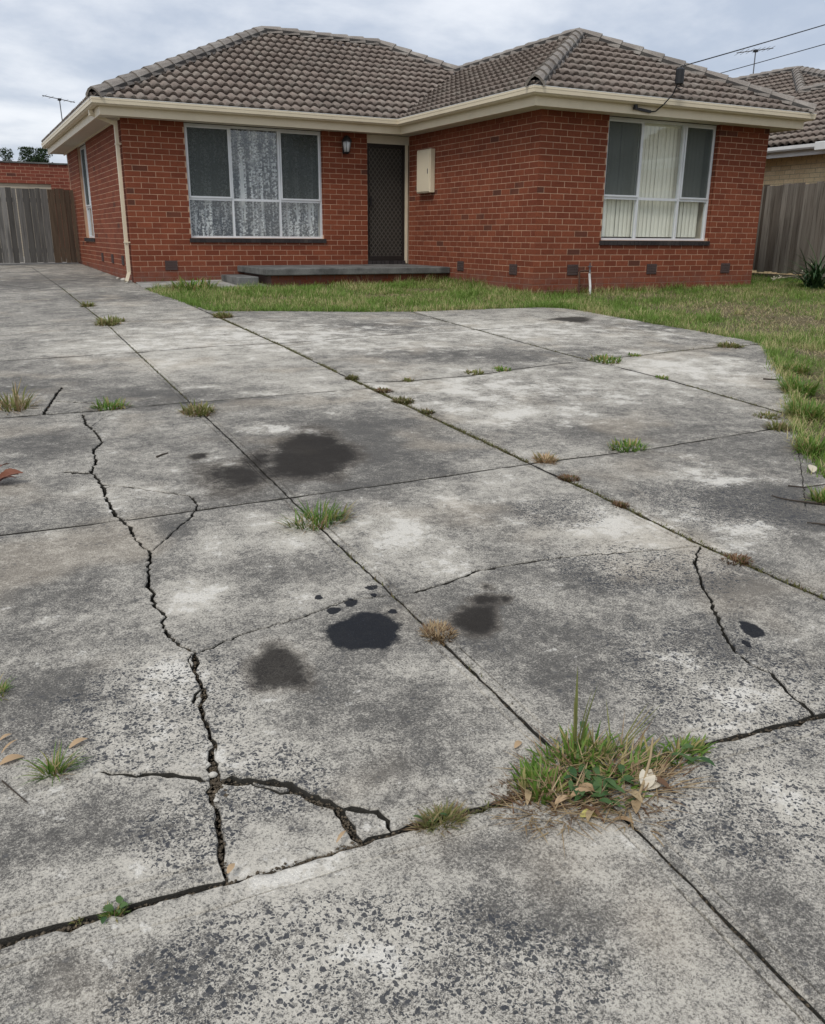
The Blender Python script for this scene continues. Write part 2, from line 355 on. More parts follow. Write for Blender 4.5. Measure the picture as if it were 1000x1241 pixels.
def m_soil(name, a, b):
    mt, t = new_mat(name); P = pos(t)
    n = t.noise(P, 9, 6, 0.7); n2 = t.noise(P, 120, 4, 0.7)
    c = t.mix(t.ramp(n, 0.3, 0.7), a, b); c = t.mix(t.math('MULTIPLY', t.ramp(n2, 0.45, 0.7), 0.6), c, tuple(v*2.0 for v in b))
    return finish(mt, t, c, 0.95, n2, 0.8, 0.01, 0.15)

def m_plain_concrete(name, c):
    mt, t = new_mat(name); P = pos(t)
    n = t.noise(P, 3, 7, 0.65); n2 = t.noise(P, 90, 4, 0.7)
    cc = t.mix(t.ramp(n, 0.35, 0.68), tuple(v*1.2 for v in c), tuple(v*0.5 for v in c))
    cc = t.mix(t.math('MULTIPLY', t.ramp(n2, 0.45, 0.7), 0.5), cc, tuple(v*0.4 for v in c))
    return finish(mt, t, cc, 0.9, n2, 0.4, 0.005, 0.25)

M = {}
M['concrete'] = m_concrete()
M['bed'] = m_soil('dark_crack_soil', (0.018, 0.016, 0.013), (0.045, 0.038, 0.029))
M['dirt'] = m_soil('lawn_soil', (0.075, 0.062, 0.035), (0.15, 0.125, 0.075))
M['brick'] = m_brick('red_brick', (0.163, 0.043, 0.022), (0.232, 0.067, 0.033), (0.100, 0.038, 0.025))
M['sillbrick'] = m_brick('dark_sill_brick', (0.028, 0.024, 0.024), (0.05, 0.043, 0.042), (0.07, 0.06, 0.055), False)
M['mortar'] = m_mortar('peach_mortar', (0.53, 0.34, 0.23))
M['darkmortar'] = m_mortar('dark_mortar', (0.10, 0.085, 0.075))
M['creambrick'] = m_brick('cream_brick', (0.70, 0.53, 0.31), (0.82, 0.65, 0.41), (0.60, 0.42, 0.24), False)
M['creammortar'] = m_mortar('grey_cream_mortar', (0.46, 0.38, 0.28))
M['garagebrick'] = m_brick('garage_red_brick', (0.17, 0.046, 0.030), (0.26, 0.075, 0.046), (0.10, 0.04, 0.03), False)
M['tile'] = m_tile('brown_concrete_tile', (0.225, 0.183, 0.155), (0.31, 0.275, 0.235))
M['ridge'] = m_tile('ridge_cap_tile', (0.235, 0.208, 0.182), (0.34, 0.315, 0.28))
M['bedding'] = m_tile('dark_ridge_bedding', (0.062, 0.057, 0.053), (0.10, 0.095, 0.085))
M['cream'] = m_paint('cream_paint', (0.68, 0.595, 0.44), 0.45, 0.2)
M['soffit'] = m_paint('soffit_paint', (0.58, 0.53, 0.43), 0.7, 0.25)
M['white'] = m_paint('white_paint', (0.74, 0.74, 0.72), 0.45, 0.2)
M['alu'] = m_paint('aluminium_frame', (0.70, 0.72, 0.74), 0.35, 0.2, 0.5, 0.1)
M['glass'] = m_glass('window_glass')
M['lace'] = m_lace('lace_curtain')
M['blind'] = m_paint('vertical_blind_fabric', (0.95, 0.92, 0.80), 0.8, 0.08)
M['screen'] = m_screen('insect_screen', (0.085, 0.098, 0.095), 0.74)
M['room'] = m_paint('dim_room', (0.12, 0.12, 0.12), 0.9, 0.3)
M['black'] = m_paint('black_metal', (0.014, 0.014, 0.015), 0.45, 0.2)
M['doorframe'] = m_paint('dark_brown_door', (0.018, 0.014, 0.012), 0.5, 0.2)
M['grille'] = m_paint('bronze_grille', (0.085, 0.075, 0.062), 0.5, 0.3, 0.5)
M['doorback'] = m_paint('door_leaf_behind', (0.05, 0.044, 0.037), 0.7, 0.4)
M['lamp'] = m_paint('lamp_glass', (0.55, 0.56, 0.56), 0.25, 0.1)
M['vent'] = m_paint('terracotta_vent', (0.075, 0.05, 0.045), 0.85, 0.4)
M['porch'] = m_plain_concrete('porch_concrete', (0.15, 0.15, 0.142))
M['path'] = m_plain_concrete('path_concrete', (0.34, 0.33, 0.30))
M['fence'] = m_wood('weathered_paling', (0.105, 0.086, 0.068), (0.27, 0.245, 0.212), (0.055, 0.043, 0.034))
M['gate'] = m_wood('grey_gate_board', (0.09, 0.086, 0.08), (0.25, 0.242, 0.228), (0.04, 0.037, 0.034))
M['gatebrown'] = m_wood('brown_gate_board', (0.085, 0.062, 0.045), (0.125, 0.09, 0.062), (0.032, 0.024, 0.019))
M['grass'] = m_leaf('lawn_grass', (0.105, 0.195, 0.028), (0.225, 0.335, 0.070), (0.50, 0.44, 0.22), 2.2, 0.35)
M['straw'] = m_leaf('straw', (0.30, 0.245, 0.125), (0.43, 0.36, 0.20), None, 0, 0.2)
M['weed'] = m_leaf('weed_green', (0.070, 0.150, 0.020), (0.175, 0.285, 0.050), (0.36, 0.30, 0.12), 0.2, 0.35, 0.5)
M['weedyellow'] = m_leaf('weed_yellow_green', (0.13, 0.155, 0.040), (0.21, 0.215, 0.072), (0.30, 0.24, 0.12), 0.2, 0.3)
M['broad'] = m_leaf('broad_leaf_green', (0.035, 0.085, 0.025), (0.085, 0.150, 0.045), None, 0, 0.2, 0.45)
M['dry'] = m_leaf('dry_stalk', (0.27, 0.185, 0.10), (0.43, 0.33, 0.19), (0.16, 0.09, 0.05), 0.1, 0.2)
M['rust'] = m_leaf('rusty_mat', (0.10, 0.055, 0.03), (0.21, 0.115, 0.055), None, 0, 0.15)
M['moss'] = m_leaf('moss', (0.075, 0.082, 0.024), (0.150, 0.145, 0.045), (0.11, 0.08, 0.045), 0.4, 0.15)
M['tanleaf'] = m_leaf('tan_leaf', (0.40, 0.27, 0.15), (0.50, 0.36, 0.22), None, 0, 0.2)
M['yellowleaf'] = m_leaf('yellow_leaf', (0.52, 0.47, 0.13), (0.6, 0.55, 0.2), None, 0, 0.2)
M['whiteleaf'] = m_leaf('bleached_leaf', (0.56, 0.49, 0.37), (0.68, 0.62, 0.50), None, 0, 0.2)
M['brownleaf'] = m_leaf('brown_leaf', (0.15, 0.055, 0.03), (0.21, 0.085, 0.05), None, 0, 0.1)
M['twig'] = m_paint('twig_bark', (0.05, 0.038, 0.028), 0.9, 0.4)
M['grit'] = m_soil('crack_grit_soil', (0.05, 0.042, 0.032), (0.13, 0.105, 0.075))
M['pebble'] = m_paint('pale_pebble', (0.50, 0.475, 0.42), 0.8, 0.4)
M['tree'] = m_leaf('dark_tree_leaf', (0.022, 0.040, 0.016), (0.055, 0.085, 0.035), None, 0, 0.2)
M['bark'] = m_paint('bark', (0.10, 0.08, 0.06), 0.95, 0.5)
M['flax'] = m_leaf('strappy_leaf', (0.018, 0.050, 0.016), (0.050, 0.100, 0.034), None, 0, 0.15, 0.4)
M['steel'] = m_paint('antenna_metal', (0.16, 0.16, 0.165), 0.4, 0.3, 0.5, 0.6)
M['cable'] = m_paint('black_cable', (0.02, 0.02, 0.022), 0.6, 0.2)
M['pvc'] = m_paint('white_pipe', (0.80, 0.80, 0.78), 0.4, 0.12)
M['copper'] = m_paint('rusty_pipe', (0.09, 0.045, 0.03), 0.7, 0.5)
M['roller'] = m_paint('garage_roller_door', (0.46, 0.40, 0.31), 0.6, 0.3)

# ================================================================== GROUND AND DRIVEWAY
def grid_sheet(xs, ys, dz, keep=None, wob=0.0):
    X, Y = np.meshgrid(xs, ys); Z = gz(X, Y)+dz
    if wob: Z = Z + wob*(np.sin(X*3.1+1.3*np.sin(Y*2.3))+np.sin(Y*4.7+X*1.9))*0.5
    V = np.stack([X, Y, Z], -1).reshape(-1, 3); nx = len(xs)
    q = []
    for j in range(len(ys)-1):
        for i in range(nx-1):
            if keep is None or keep((xs[i]+xs[i+1])/2, (ys[j]+ys[j+1])/2):
                a = j*nx+i; q.append((a, a+1, a+nx+1, a+nx))
    return V, q
xs = np.concatenate([[-400, -120, -40, -12], np.arange(-6, 18.1, 1.0), [24, 40, 90, 300, 700]])
ys = np.concatenate([[-400, -100, -30, -10], np.arange(-5, 25.1, 1.0), [30, 45, 80, 200, 900]])
V, q = grid_sheet(xs, ys, -0.075)
g = link(bpy.data.objects.new('ground', np_mesh('ground', V, q, [], M['dirt'], True)))
tag(g, 'bare earth under the driveway, lawn and houses', kind='structure')

def P2(*pts): return [tuple(gp(*p)[:2]) for p in pts]
edge_px = [(180,351),(198,357),(222,365),(245,373),(262,377),(300,376.5),(350,376.5),(400,377),(450,377.5),(500,377),(560,375),(620,373),(655,372),(682,373),(705,376),(750,384),(800,393),(850,401),(890,409),(918,414),
           (930,420),(940,440),(950,455),(962,474),(963,487),(956,503),(963,516),(971,532),(986,558),(999,578)]
edge_w = P2(*edge_px)
lx, ly = edge_w[-1]
WX0, WY1 = 2.607, 14.976
outline = [(-2.6, -1.2), (lx+0.5, -1.2), (lx+0.42, ly-1.9), (lx+0.22, ly-0.7)] + edge_w[::-1] + [(2.60, WY1-0.30), (2.595, WY1-0.02), (2.595, 26.9), (-2.6, 26.9)]

def dens(pl, step, jit, seed):
    r = random.Random(seed); out = [np.array(pl[0])]
    for a, b in zip(pl[:-1], pl[1:]):
        a = np.array(a); b = np.array(b); L = np.linalg.norm(b-a); n = max(1, int(L/step)); nrm = np.array([-(b-a)[1], (b-a)[0]])/max(L, 1e-9)
        for i in range(1, n+1):
            s = i/n; p = a+(b-a)*s
            if i < n: p = p+nrm*r.uniform(-jit, jit)+(b-a)/n*r.uniform(-.25, .25)
            out.append(p)
    return out
groove_in = set()
cv_, ce_, cf_, kind_ = [], [], [], []          # inputs of the planar cut-up
def strip(pl, widths, kind):
    n = len(pl); pl = [np.array(p) for p in pl]; base = len(cv_)
    for i in range(n):
        t = pl[min(i+1, n-1)]-pl[max(i-1, 0)]; t /= max(np.linalg.norm(t), 1e-9); nn = np.array([-t[1], t[0]])
        wd = widths[i] if hasattr(widths, '__len__') else widths
        wl, wr = wd if hasattr(wd, '__len__') else (wd/2, wd/2)
        cv_.append(tuple(pl[i]+nn*wl)); cv_.append(tuple(pl[i]-nn*wr))
    for i in range(n-1):
        a = base+2*i; cf_.append((a+1, a+3, a+2, a)); kind_.append(kind)
# outline
ob = len(cv_); op = dens(outline+[outline[0]], 0.25, 0.012, 3)[:-1]
cv_ += [tuple(p) for p in op]; cf_.append(tuple(range(ob, ob+len(op)))); kind_.append('out')

def joint(px, wmm, step=0.12, jit=0.002, ext=(0, 0), margin=0.028, seed=0):
    pl = P2(*px)
    if ext[0]: a, b = np.array(pl[0]), np.array(pl[1]); pl = [tuple(a+(a-b)/np.linalg.norm(a-b)*ext[0])]+pl
    if ext[1]: a, b = np.array(pl[-1]), np.array(pl[-2]); pl = pl+[tuple(a+(a-b)/np.linalg.norm(a-b)*ext[1])]
    d = dens(pl, step, jit, seed); r = random.Random(seed+5)
    strip(d, [wmm/1000*r.uniform(0.6, 1.45) for _ in d], 'gap')
    if margin:
        dm = dens(pl, 0.3, 0.0, seed); hw_ = wmm/2000+margin
        strip(dm, 2*hw_-.012, 'marg')
        for sg in (1, -1):
            for o0, o1, mid in ((hw_-.006, hw_, 1), (hw_, hw_+.006, 0)):
                b0 = len(cv_)
                strip(dm, [((o1, -o0) if sg > 0 else (-o0, o1)) for _ in dm], 'marg')
                for i in range(len(dm)):
                    groove_in.add(b0+2*i+((0 if mid else 1) if sg > 0 else (1 if mid else 0)))
A_px = [(40,325),(75,349),(105,373),(130,393),(165,426),(226,483),(288,541),(350,602),(410,660),(470,715),(545,786),(636,874),(700,937),(786,1019),(850,1084),(905,1140),(1000,1237)]
B_px = [(186,349),(255,380),(340,418),(440,466),(540,513),(640,560),(740,606),(840,655),(1000,725)]
joint(A_px, 8.5, step=0.035, jit=0.0022, ext=(0.3, 1.2), seed=1)
joint(B_px, 14, step=0.05, jit=0.004, ext=(0, 2.0), seed=2, margin=0.03)
joint([(495,376),(580,400),(690,430),(800,457),(880,480),(960,503)], 19, seed=3, ext=(0.2, 0.1), margin=0)
joint([(0,1143),(270,1070),(470,1010),(610,972),(700,944),(790,922),(860,900),(1000,866)], 19, step=0.03, jit=0.0045, ext=(2.5, 3.0), seed=4, margin=0.05)
joint([(0,648),(150,630),(355,602),(500,582),(645,561)], 12, ext=(3, 0.02), seed=5, margin=0)
joint([(642,561),(790,543),(950,517)], 13, ext=(0, 0.6), seed=6, margin=0.02)
joint([(0,506),(110,498),(228,487)], 17, ext=(3, 0.0), seed=7, margin=0)
joint([(222,488),(330,479),(446,470)], 10, ext=(0.0, 0.05), seed=8, margin=0)
joint([(440,463),(493,461),(568,455),(670,441),(720,436),(850,422),(930,416)], 17, ext=(0.0, 0.2), seed=9, margin=0)
joint([(0,437),(162,427)], 17, ext=(3, 0.1), seed=10, margin=0)
joint([(160,427),(264,419),(346,415)], 11, ext=(0, 0.1), seed=11, margin=0)
joint([(338,416),(432,408),(520,402),(584,399)], 13, ext=(0.0, 0.1), seed=12, margin=0)
joint([(0,396),(60,393),(128,389)], 20, ext=(3, 0.1), seed=13, margin=0)
joint([(126,390),(185,388),(270,384)], 14, ext=(0, 0.2), seed=14, margin=0)
joint([(580,400),(670,391),(735,386),(800,381)], 12, ext=(0, 0.2), seed=15, margin=0)
joint([(0,345),(88,356),], 6, ext=(3, 0.3), seed=16, margin=0)
joint([(84,356),(150,353),(190,350)], 6, ext=(0, 0.3), seed=17, margin=0)

def crack(px, w0, w1=None, step=0.016, jit=0.005, seed=0, wides=()):
    pl = P2(*px); d = dens(pl, step, jit, seed); n = len(d); r = random.Random(seed+9); w1 = w0 if w1 is None else w1
    ws, ws2 = [], []
    wl = 1.0
    for i, p in enumerate(d):
        wl = 0.6*wl+0.4*r.uniform(0.35, 1.75)
        base = w0+(w1-w0)*i/max(1, n-1)
        for (cx, cy, amt, rad) in wides:
            c = gp(cx, cy)[:2]; base += amt*math.exp(-((p[0]-c[0])**2+(p[1]-c[1])**2)/(rad*rad))
        ww = base*wl/1000
        if i in (0, n-1): ww = 0.0008
        ws.append((ww*r.uniform(.3, .7), ww*r.uniform(.3, .7)))
        ws2.append((ws[-1][0]+min(.005, ww)*r.uniform(.15, .8), ws[-1][1]+min(.005, ww)*r.uniform(.15, .8)))
    strip(d, ws, 'gap'); strip(d, ws2, 'marg')
K1 = [(100,502),(104,514),(116,524),(124,535),(113,546),(116,558),(111,572),(124,587),(128,602),(140,624),(158,640),(165,655),(183,670),(181,683),(181,696),(179,709),(186,722),(188,736),(202,747),(195,755),(205,769),
      (216,782),(237,790),(236,808),(239,821),(247,838),(243,856),(246,871),(254,894),(261,904),(256,920),(261,937),(259,952),(256,971),(264,989),(266,1012),(267,1035),(274,1068)]
crack(K1, 15, 10, seed=21, jit=0.006, wides=((259,940,17,.06), (238,800,5,.05)))
crack([(233,792),(228,802),(236,812)], 5, seed=39); crack([(246,832),(236,840),(233,850),(243,858)], 5, seed=38); crack([(256,893),(262,900),(263,908)], 5, seed=37)
crack([(117,936),(150,938),(165,941),(195,938),(222,942),(256,947)], 11, 16, seed=22)
crack([(262,946),(300,944),(330,946),(350,949),(374,963),(398,970),(411,980),(420,993),(428,1009),(440,1017)], 22, 15, seed=23, jit=0.006)
crack([(411,979),(435,980),(456,982),(471,993),(474,1006)], 14, 8, seed=24)
crack([(300,943),(312,950),(340,958),(358,952)], 5, seed=36)
crack([(75,572),(95,573),(112,574)], 28, 22, seed=25)
crack([(122,587),(170,592),(200,597),(230,601),(240,612),(232,626),(212,643),(196,657),(182,669)], 14, 7, seed=26)
crack([(238,792),(290,770),(330,758),(370,747),(420,727),(468,722),(498,719)], 8, 9, seed=27)
crack([(498,719),(550,703),(580,691),(640,681),(700,673),(760,669),(800,666),(849,661)], 14, 11, seed=28)
crack([(849,661),(842,680),(850,705),(862,730),(872,755),(890,788),(910,805),(935,815),(955,838),(975,856),(992,870)], 8.5, 11, seed=29)
crack([(52,503),(62,487),(75,469)], 20, 16, seed=30); crack([(62,486),(100,488),(140,491)], 24, 14, seed=31)
crack([(110,517),(126,506),(144,499)], 4, 3, seed=32)
crack([(967,530),(970,560),(974,590),(977,615)], 3, 3, seed=33)

# extra points, denser towards the street end, carry the stain fields
rng = np.exp(np.arange(math.log(0.5), math.log(27), 0.02)); ang = np.arange(math.radians(-30), math.radians(78), 0.0112)
RR, AA = np.meshgrid(rng, ang); RR = RR*(1+nrg.uniform(-.008, .008, RR.shape)); AA = AA+nrg.uniform(-.004, .004, AA.shape)
pp = np.stack([(RR*np.sin(AA)).ravel(), (RR*np.cos(AA)).ravel()], -1)
def inside(P, poly):
    P = np.asarray(P); r = np.zeros(len(P), bool); n = len(poly)
    for i in range(n):
        (x0, y0), (x1, y1) = poly[i], poly[(i+1) % n]
        c = ((y0 > P[:, 1]) != (y1 > P[:, 1])) & (P[:, 0] < (x1-x0)*(P[:, 1]-y0)/((y1-y0) if y1 != y0 else 1e-12)+x0); r ^= c
    return r
ex = []
gu = np.linspace(-1.6, 1.6, 21); GU, GV = np.meshgrid(gu, gu)
for e in OIL_BLACK+OIL_DARK:
    cx, cy, th, a, b = ell(*e[:4]); c_, s_ = math.cos(th), math.sin(th)
    ex.append(np.stack([(cx+GU*a*c_-GV*b*s_).ravel(), (cy+GU*a*s_+GV*b*c_).ravel()], -1)+nrg.normal(0, .0004, (441, 2)))
pp = np.concatenate([pp]+ex)
pp = pp[inside(pp, outline)]
cv_ += [tuple(p) for p in pp]
vo, eo, fo, ov, oe, of = delaunay_2d_cdt([Vector(c) for c in cv_], ce_, cf_, 0, 1e-5, True)
vo = np.array([tuple(v) for v in vo])
groove = {i for i, l in enumerate(ov) if any(k in groove_in for k in l)}
def field(lst, lo=0.0, wav=0.0):
    acc = np.zeros(len(vo))
    for e in lst:
        cx, cy, th, a, b = ell(*e[:4]); d = vo-np.array([cx, cy]); c_, s_ = math.cos(th), math.sin(th)
        L = np.hypot((d[:, 0]*c_+d[:, 1]*s_)/a, (-d[:, 0]*s_+d[:, 1]*c_)/b)
        if wav:
            an_ = np.arctan2((-d[:, 0]*s_+d[:, 1]*c_)/b, (d[:, 0]*c_+d[:, 1]*s_)/a); ph = np.random.default_rng(int(e[0]*7+e[1])).uniform(0, 6.28, 4)
            L = L*(1+wav*(np.sin(2*an_+ph[0])+.9*np.sin(3*an_+ph[1])+.7*np.sin(5*an_+ph[2])+.5*np.sin(9*an_+ph[3])))
        acc = np.maximum(acc, (e[4] if len(e) > 4 else 1.0)*np.clip(1-(L-lo)/(1.4-lo), 0, 1))
    return acc
FIELDS = {'film': field(GREY_FILM), 'white': field(WHITE_WORN), 'stone': field(STONES, 0.3), 'oilb': field(OIL_BLACK, 0, .075), 'oild': field(OIL_DARK, 0, .085)}
stat = []                           # 1 concrete, 0 gap, -1 outside
for ids in of:
    ks = {kind_[i] for i in ids}
    stat.append(-1 if 'out' not in ks else (0 if 'gap' in ks else 1))
# connected pieces of concrete
emap = {}
for fi, f in enumerate(fo):
    if stat[fi] == 1:
        for k in range(len(f)):
            a, b = f[k], f[(k+1) % len(f)]; emap.setdefault((min(a, b), max(a, b)), []).append(fi)
par = list(range(len(fo)))
def find(i):
    while par[i] != i: par[i] = par[par[i]]; i = par[i]
    return i
for fs in emap.values():
    for k in fs[1:]: par[find(k)] = find(fs[0])
comps = {}
for fi in range(len(fo)):
    if stat[fi] == 1: comps.setdefault(find(fi), []).append(fi)
def area(f):
    p = vo[list(f)]; return 0.5*abs(np.dot(p[:, 0], np.roll(p[:, 1], -1))-np.dot(p[:, 1], np.roll(p[:, 0], -1)))
bnd = set()                         # vertices on the rim of a piece
for (a, b), fs in emap.items():
    if len(fs) == 1: bnd.add(a); bnd.add(b)
outv = set()
for fi, f in enumerate(fo):
    if stat[fi] == -1: outv.update(f)
xs = np.linspace(-2.6, lx+0.5, 18); ys = np.linspace(-1.2, 26.9, 40)
V, q = grid_sheet(xs, ys, -0.040, None, 0.006)
drive = link(bpy.data.objects.new('driveway', np_mesh('driveway', V, q, [], M['bed'], True)))
tag(drive, 'old cracked grey concrete driveway sloping up to the house', kind='structure')
npiece = 0
for root, fl in sorted(comps.items(), key=lambda kv: -sum(area(fo[i]) for i in kv[1])):
    ar = sum(area(fo[i]) for i in fl)
    if ar < 0.0004: continue
    idx = {}; Vt = []; Ft = []; edge = []; src = []
    ctr = np.mean([vo[v] for fi in fl for v in fo[fi]], axis=0)
    rr = random.Random(int(abs(ctr[0])*1000+abs(ctr[1])*77)); dz = rr.uniform(-.0007, .0007); tx, ty = rr.uniform(-.0003, .0003), rr.uniform(-.0003, .0003)
    front = ctr[1] < (gp(700, 944)[1]) and ar > 0.3
    if front: dz += 0.002
    if math.dist(ctr, gp(345, 1000)[:2]) < 0.10 and ar > 0.02: dz -= 0.011; ty += 0.02
    if ar < 0.05: dz -= rr.uniform(.001, .007)
    def vid(v, key, z, e):
        k = (v, key)
        if k not in idx:
            x, y = vo[v]; idx[k] = len(Vt)
            Vt.append((x, y, float(gz(x, y))+z+dz+tx*(x-ctr[0])+ty*(y-ctr[1]))); edge.append(e); src.append(v)
        return idx[k]
    ecount = {}
    for fi in fl:
        f = fo[fi]
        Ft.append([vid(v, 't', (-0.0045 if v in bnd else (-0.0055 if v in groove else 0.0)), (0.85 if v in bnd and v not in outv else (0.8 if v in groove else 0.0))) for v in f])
        for k in range(len(f)): ecount.setdefault((min(f[k], f[(k+1) % len(f)]), max(f[k], f[(k+1) % len(f)])), []).append((f[k], f[(k+1) % len(f)]))
    for e, l in ecount.items():
        if len(l) == 1:
            a, b = l[0]
            Ft.append([vid(b, 's', -0.0045, 1.0), vid(a, 's', -0.0045, 1.0), vid(a, 'b', -0.07, 1.0), vid(b, 'b', -0.07, 1.0)])  # slab sides get full edge darkening: crack shade put into the colour
    me = mesh('slab', Vt, Ft, M['concrete'])
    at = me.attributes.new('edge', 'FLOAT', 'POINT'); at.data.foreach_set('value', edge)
    for fn, fa in FIELDS.items(): me.attributes.new(fn, 'FLOAT', 'POINT').data.foreach_set('value', fa[src].astype(np.float32))
    link(bpy.data.objects.new('slab', me), drive); npiece += 1
print('slab pieces', npiece, 'cdt verts', len(vo))

# narrow concrete path along the front of the house
pm = MB(); pth = [tuple(gp(*p)[:2]) for p in ((172,348),(215,349),(270,349),(345,347))]
bk = [(2.62, WY1-0.01), (3.3, WY1-0.01), (4.2, WY1-0.01), (5.3, WY1-0.01)]
Vp = [(x, y, float(gz(x, y))+0.012) for x, y in pth+bk[::-1]]; n = len(Vp)
pm.add(Vp+[(x, y, z-.08) for x, y, z in Vp], [tuple(range(n))]+[(i, i+n, (i+1) % n+n, (i+1) % n) for i in range(n)])
tag(pm.build('path', M['path']), 'narrow pale concrete path along the foot of the red brick wall', kind='structure')

# ================================================================== THE BRICK HOUSE
X0, Y1, XM, Y2, XR, YB = 2.607, 14.976, 7.64, 10.89, 12.18, 22.0
WT, ZB = 2.475, -0.30
house = thing('brick_house', 'single storey red brick house with hipped brown tile roof and cream gutters', 'house', (7.4, 15.0, 0.0))
BL, BH, CO, SL = 0.2315, 0.0775, 0.086, 0.240
_bm = {}
def brick_geo(L, h=BH, d=0.012, b=0.0025):
    x, z = L/2, h/2
    V = [(sx*x, d, sz*z) for sx, sz in ((-1,-1),(1,-1),(1,1),(-1,1))] + [(sx*x, b, sz*z) for sx, sz in ((-1,-1),(1,-1),(1,1),(-1,1))] + [(sx*(x-b), 0, sz*(z-b)) for sx, sz in ((-1,-1),(1,-1),(1,1),(-1,1))]
    F = [(8, 9, 10, 11)]
    for k in range(4):
        n = (k+1) % 4; F += [(4+k, 4+n, 8+n, 8+k), (k, n, 4+n, 4+k)]
    return V, F
def brick_mesh(L, mat):
    k = (round(L, 3), mat.name)
    if k not in _bm: V, F = brick_geo(L); _bm[k] = mesh('brick', V, F, mat)
    return _bm[k]
def rotv(V, a, loc):
    c, s = math.cos(a), math.sin(a)
    return [(c*x-s*y+loc[0], s*x+c*y+loc[1], z+loc[2]) for x, y, z in V]
def lay(L, z0, z1, holes, phase, s_start=0.0, s_end=None):     # running bond -> list of (s0, s1, zc)
    out = []; s_end = L if s_end is None else s_end; k0 = 0
    z = z0
    while z+BH*0.5 < z1:
        h = min(BH, z1-z)
        s = s_start-(0.12 if (k0+phase) % 2 else 0.0)
        while s < s_end-0.02:
            segs = [(max(s, s_start), min(s+BL, s_end))]
            for a, b, ha, hb in holes:
                if z+h > ha+0.02 and z < hb-0.02:
                    n2 = []
                    for p, q in segs:
                        if q <= a or p >= b: n2.append((p, q))
                        else:
                            if p < a-0.03: n2.append((p, a))
                            if q > b+0.03: n2.append((b-0.003, q))
                    segs = n2
            for p, q in segs:
                if q-p > 0.035: out.append((p, q, z+h/2))
            s += SL
        z += CO; k0 += 1
    return out
def core(name, parent, L, z0, z1, holes, tf, mat, th=0.11, c0=0.0, c1=0.0):     # solid wall behind the bricks with real openings
    ss = sorted({c0, L-c1, *[v for h in holes for v in h[:2]]}); zs = sorted({z0, z1, *[v for h in holes for v in h[2:]]}); mb = MB()
    for i in range(len(ss)-1):
        for j in range(len(zs)-1):
            a, b, c, d = ss[i], ss[i+1], zs[j], zs[j+1]
            if any(a >= h[0]-1e-6 and b <= h[1]+1e-6 and c >= h[2]-1e-6 and d <= h[3]+1e-6 for h in holes): continue
            mb.box(a, b, 0.003, th, c, d)
    mb.V = [tf(*v) for v in mb.V]
    return mb.build(name, mat, parent)
TF = {'S': lambda ox, oy: (lambda s, d, z: (ox+s, oy+d, z)),       # faces the street (-Y)
      'W': lambda ox, oy: (lambda s, d, z: (ox+d, oy+s, z)),       # faces left (-X)
      'E': lambda ox, oy: (lambda s, d, z: (ox-d, oy+s, z))}       # faces right (+X)
ROTF = {'S': 0.0, 'W': -math.pi/2, 'E': math.pi/2}
walls = []
def brick_wall(parent, facing, ox, oy, L, holes, phase, s0=0.0, s1=None, mat='brick', mort='mortar', z0=ZB, z1=WT, zc0=-0.258, rank=True, nm='wall', c0=0.0, c1=0.0):
    tf = TF[facing](ox, oy); wo_ = core(nm, parent, L, z0, z1, holes, tf, M[mort], 0.11, c0, c1)
    for p, q, z in lay(L, zc0, z1, holes, phase, s0, s1): walls.append((wo_, mat, tf((p+q)/2, 0.0, z), q-p, ROTF[facing], rank))
    return wo_
w_left = brick_wall(house, 'S', X0, Y1, XM-X0, [(3.58-X0, 5.95-X0, 0.71, WT), (6.80-X0, XM-X0, 0.25, WT)], 0, -0.004, c0=0.003)
w_lside = brick_wall(house, 'W', X0, Y1, YB-Y1, [(19.05-Y1, 20.40-Y1, 0.68, WT)], 1, 0.012, c0=0.111)
w_wing = brick_wall(house, 'W', XM, Y2, Y1-Y2, [], 1, 0.012, Y1-Y2-0.002, c0=0.111, c1=-0.3)
w_right = brick_wall(house, 'S', XM, Y2, XR-XM, [(8.855-XM, 11.075-XM, 0.73, WT)], 0, -0.004, XR-XM+0.004, c0=0.003, c1=0.003)
w_rside = brick_wall(house, 'E', XR, Y2, YB-Y2, [], 1, 0.012, rank=False, c0=0.111)
mb = MB(); mb.box(X0, XR, YB, YB+0.11, ZB, WT); mb.build('rear_wall', M['mortar'], house)
for k in range(21):                                                  # bricks of the window reveal
    z = 0.774+k*CO
    walls.append((w_right, 'brick', (11.072, Y2+0.042, z+BH/2), 0.082, -math.pi/2, False)); walls.append((w_left, 'brick', (5.947, Y1+0.042, z+BH/2), 0.082, -math.pi/2, False))
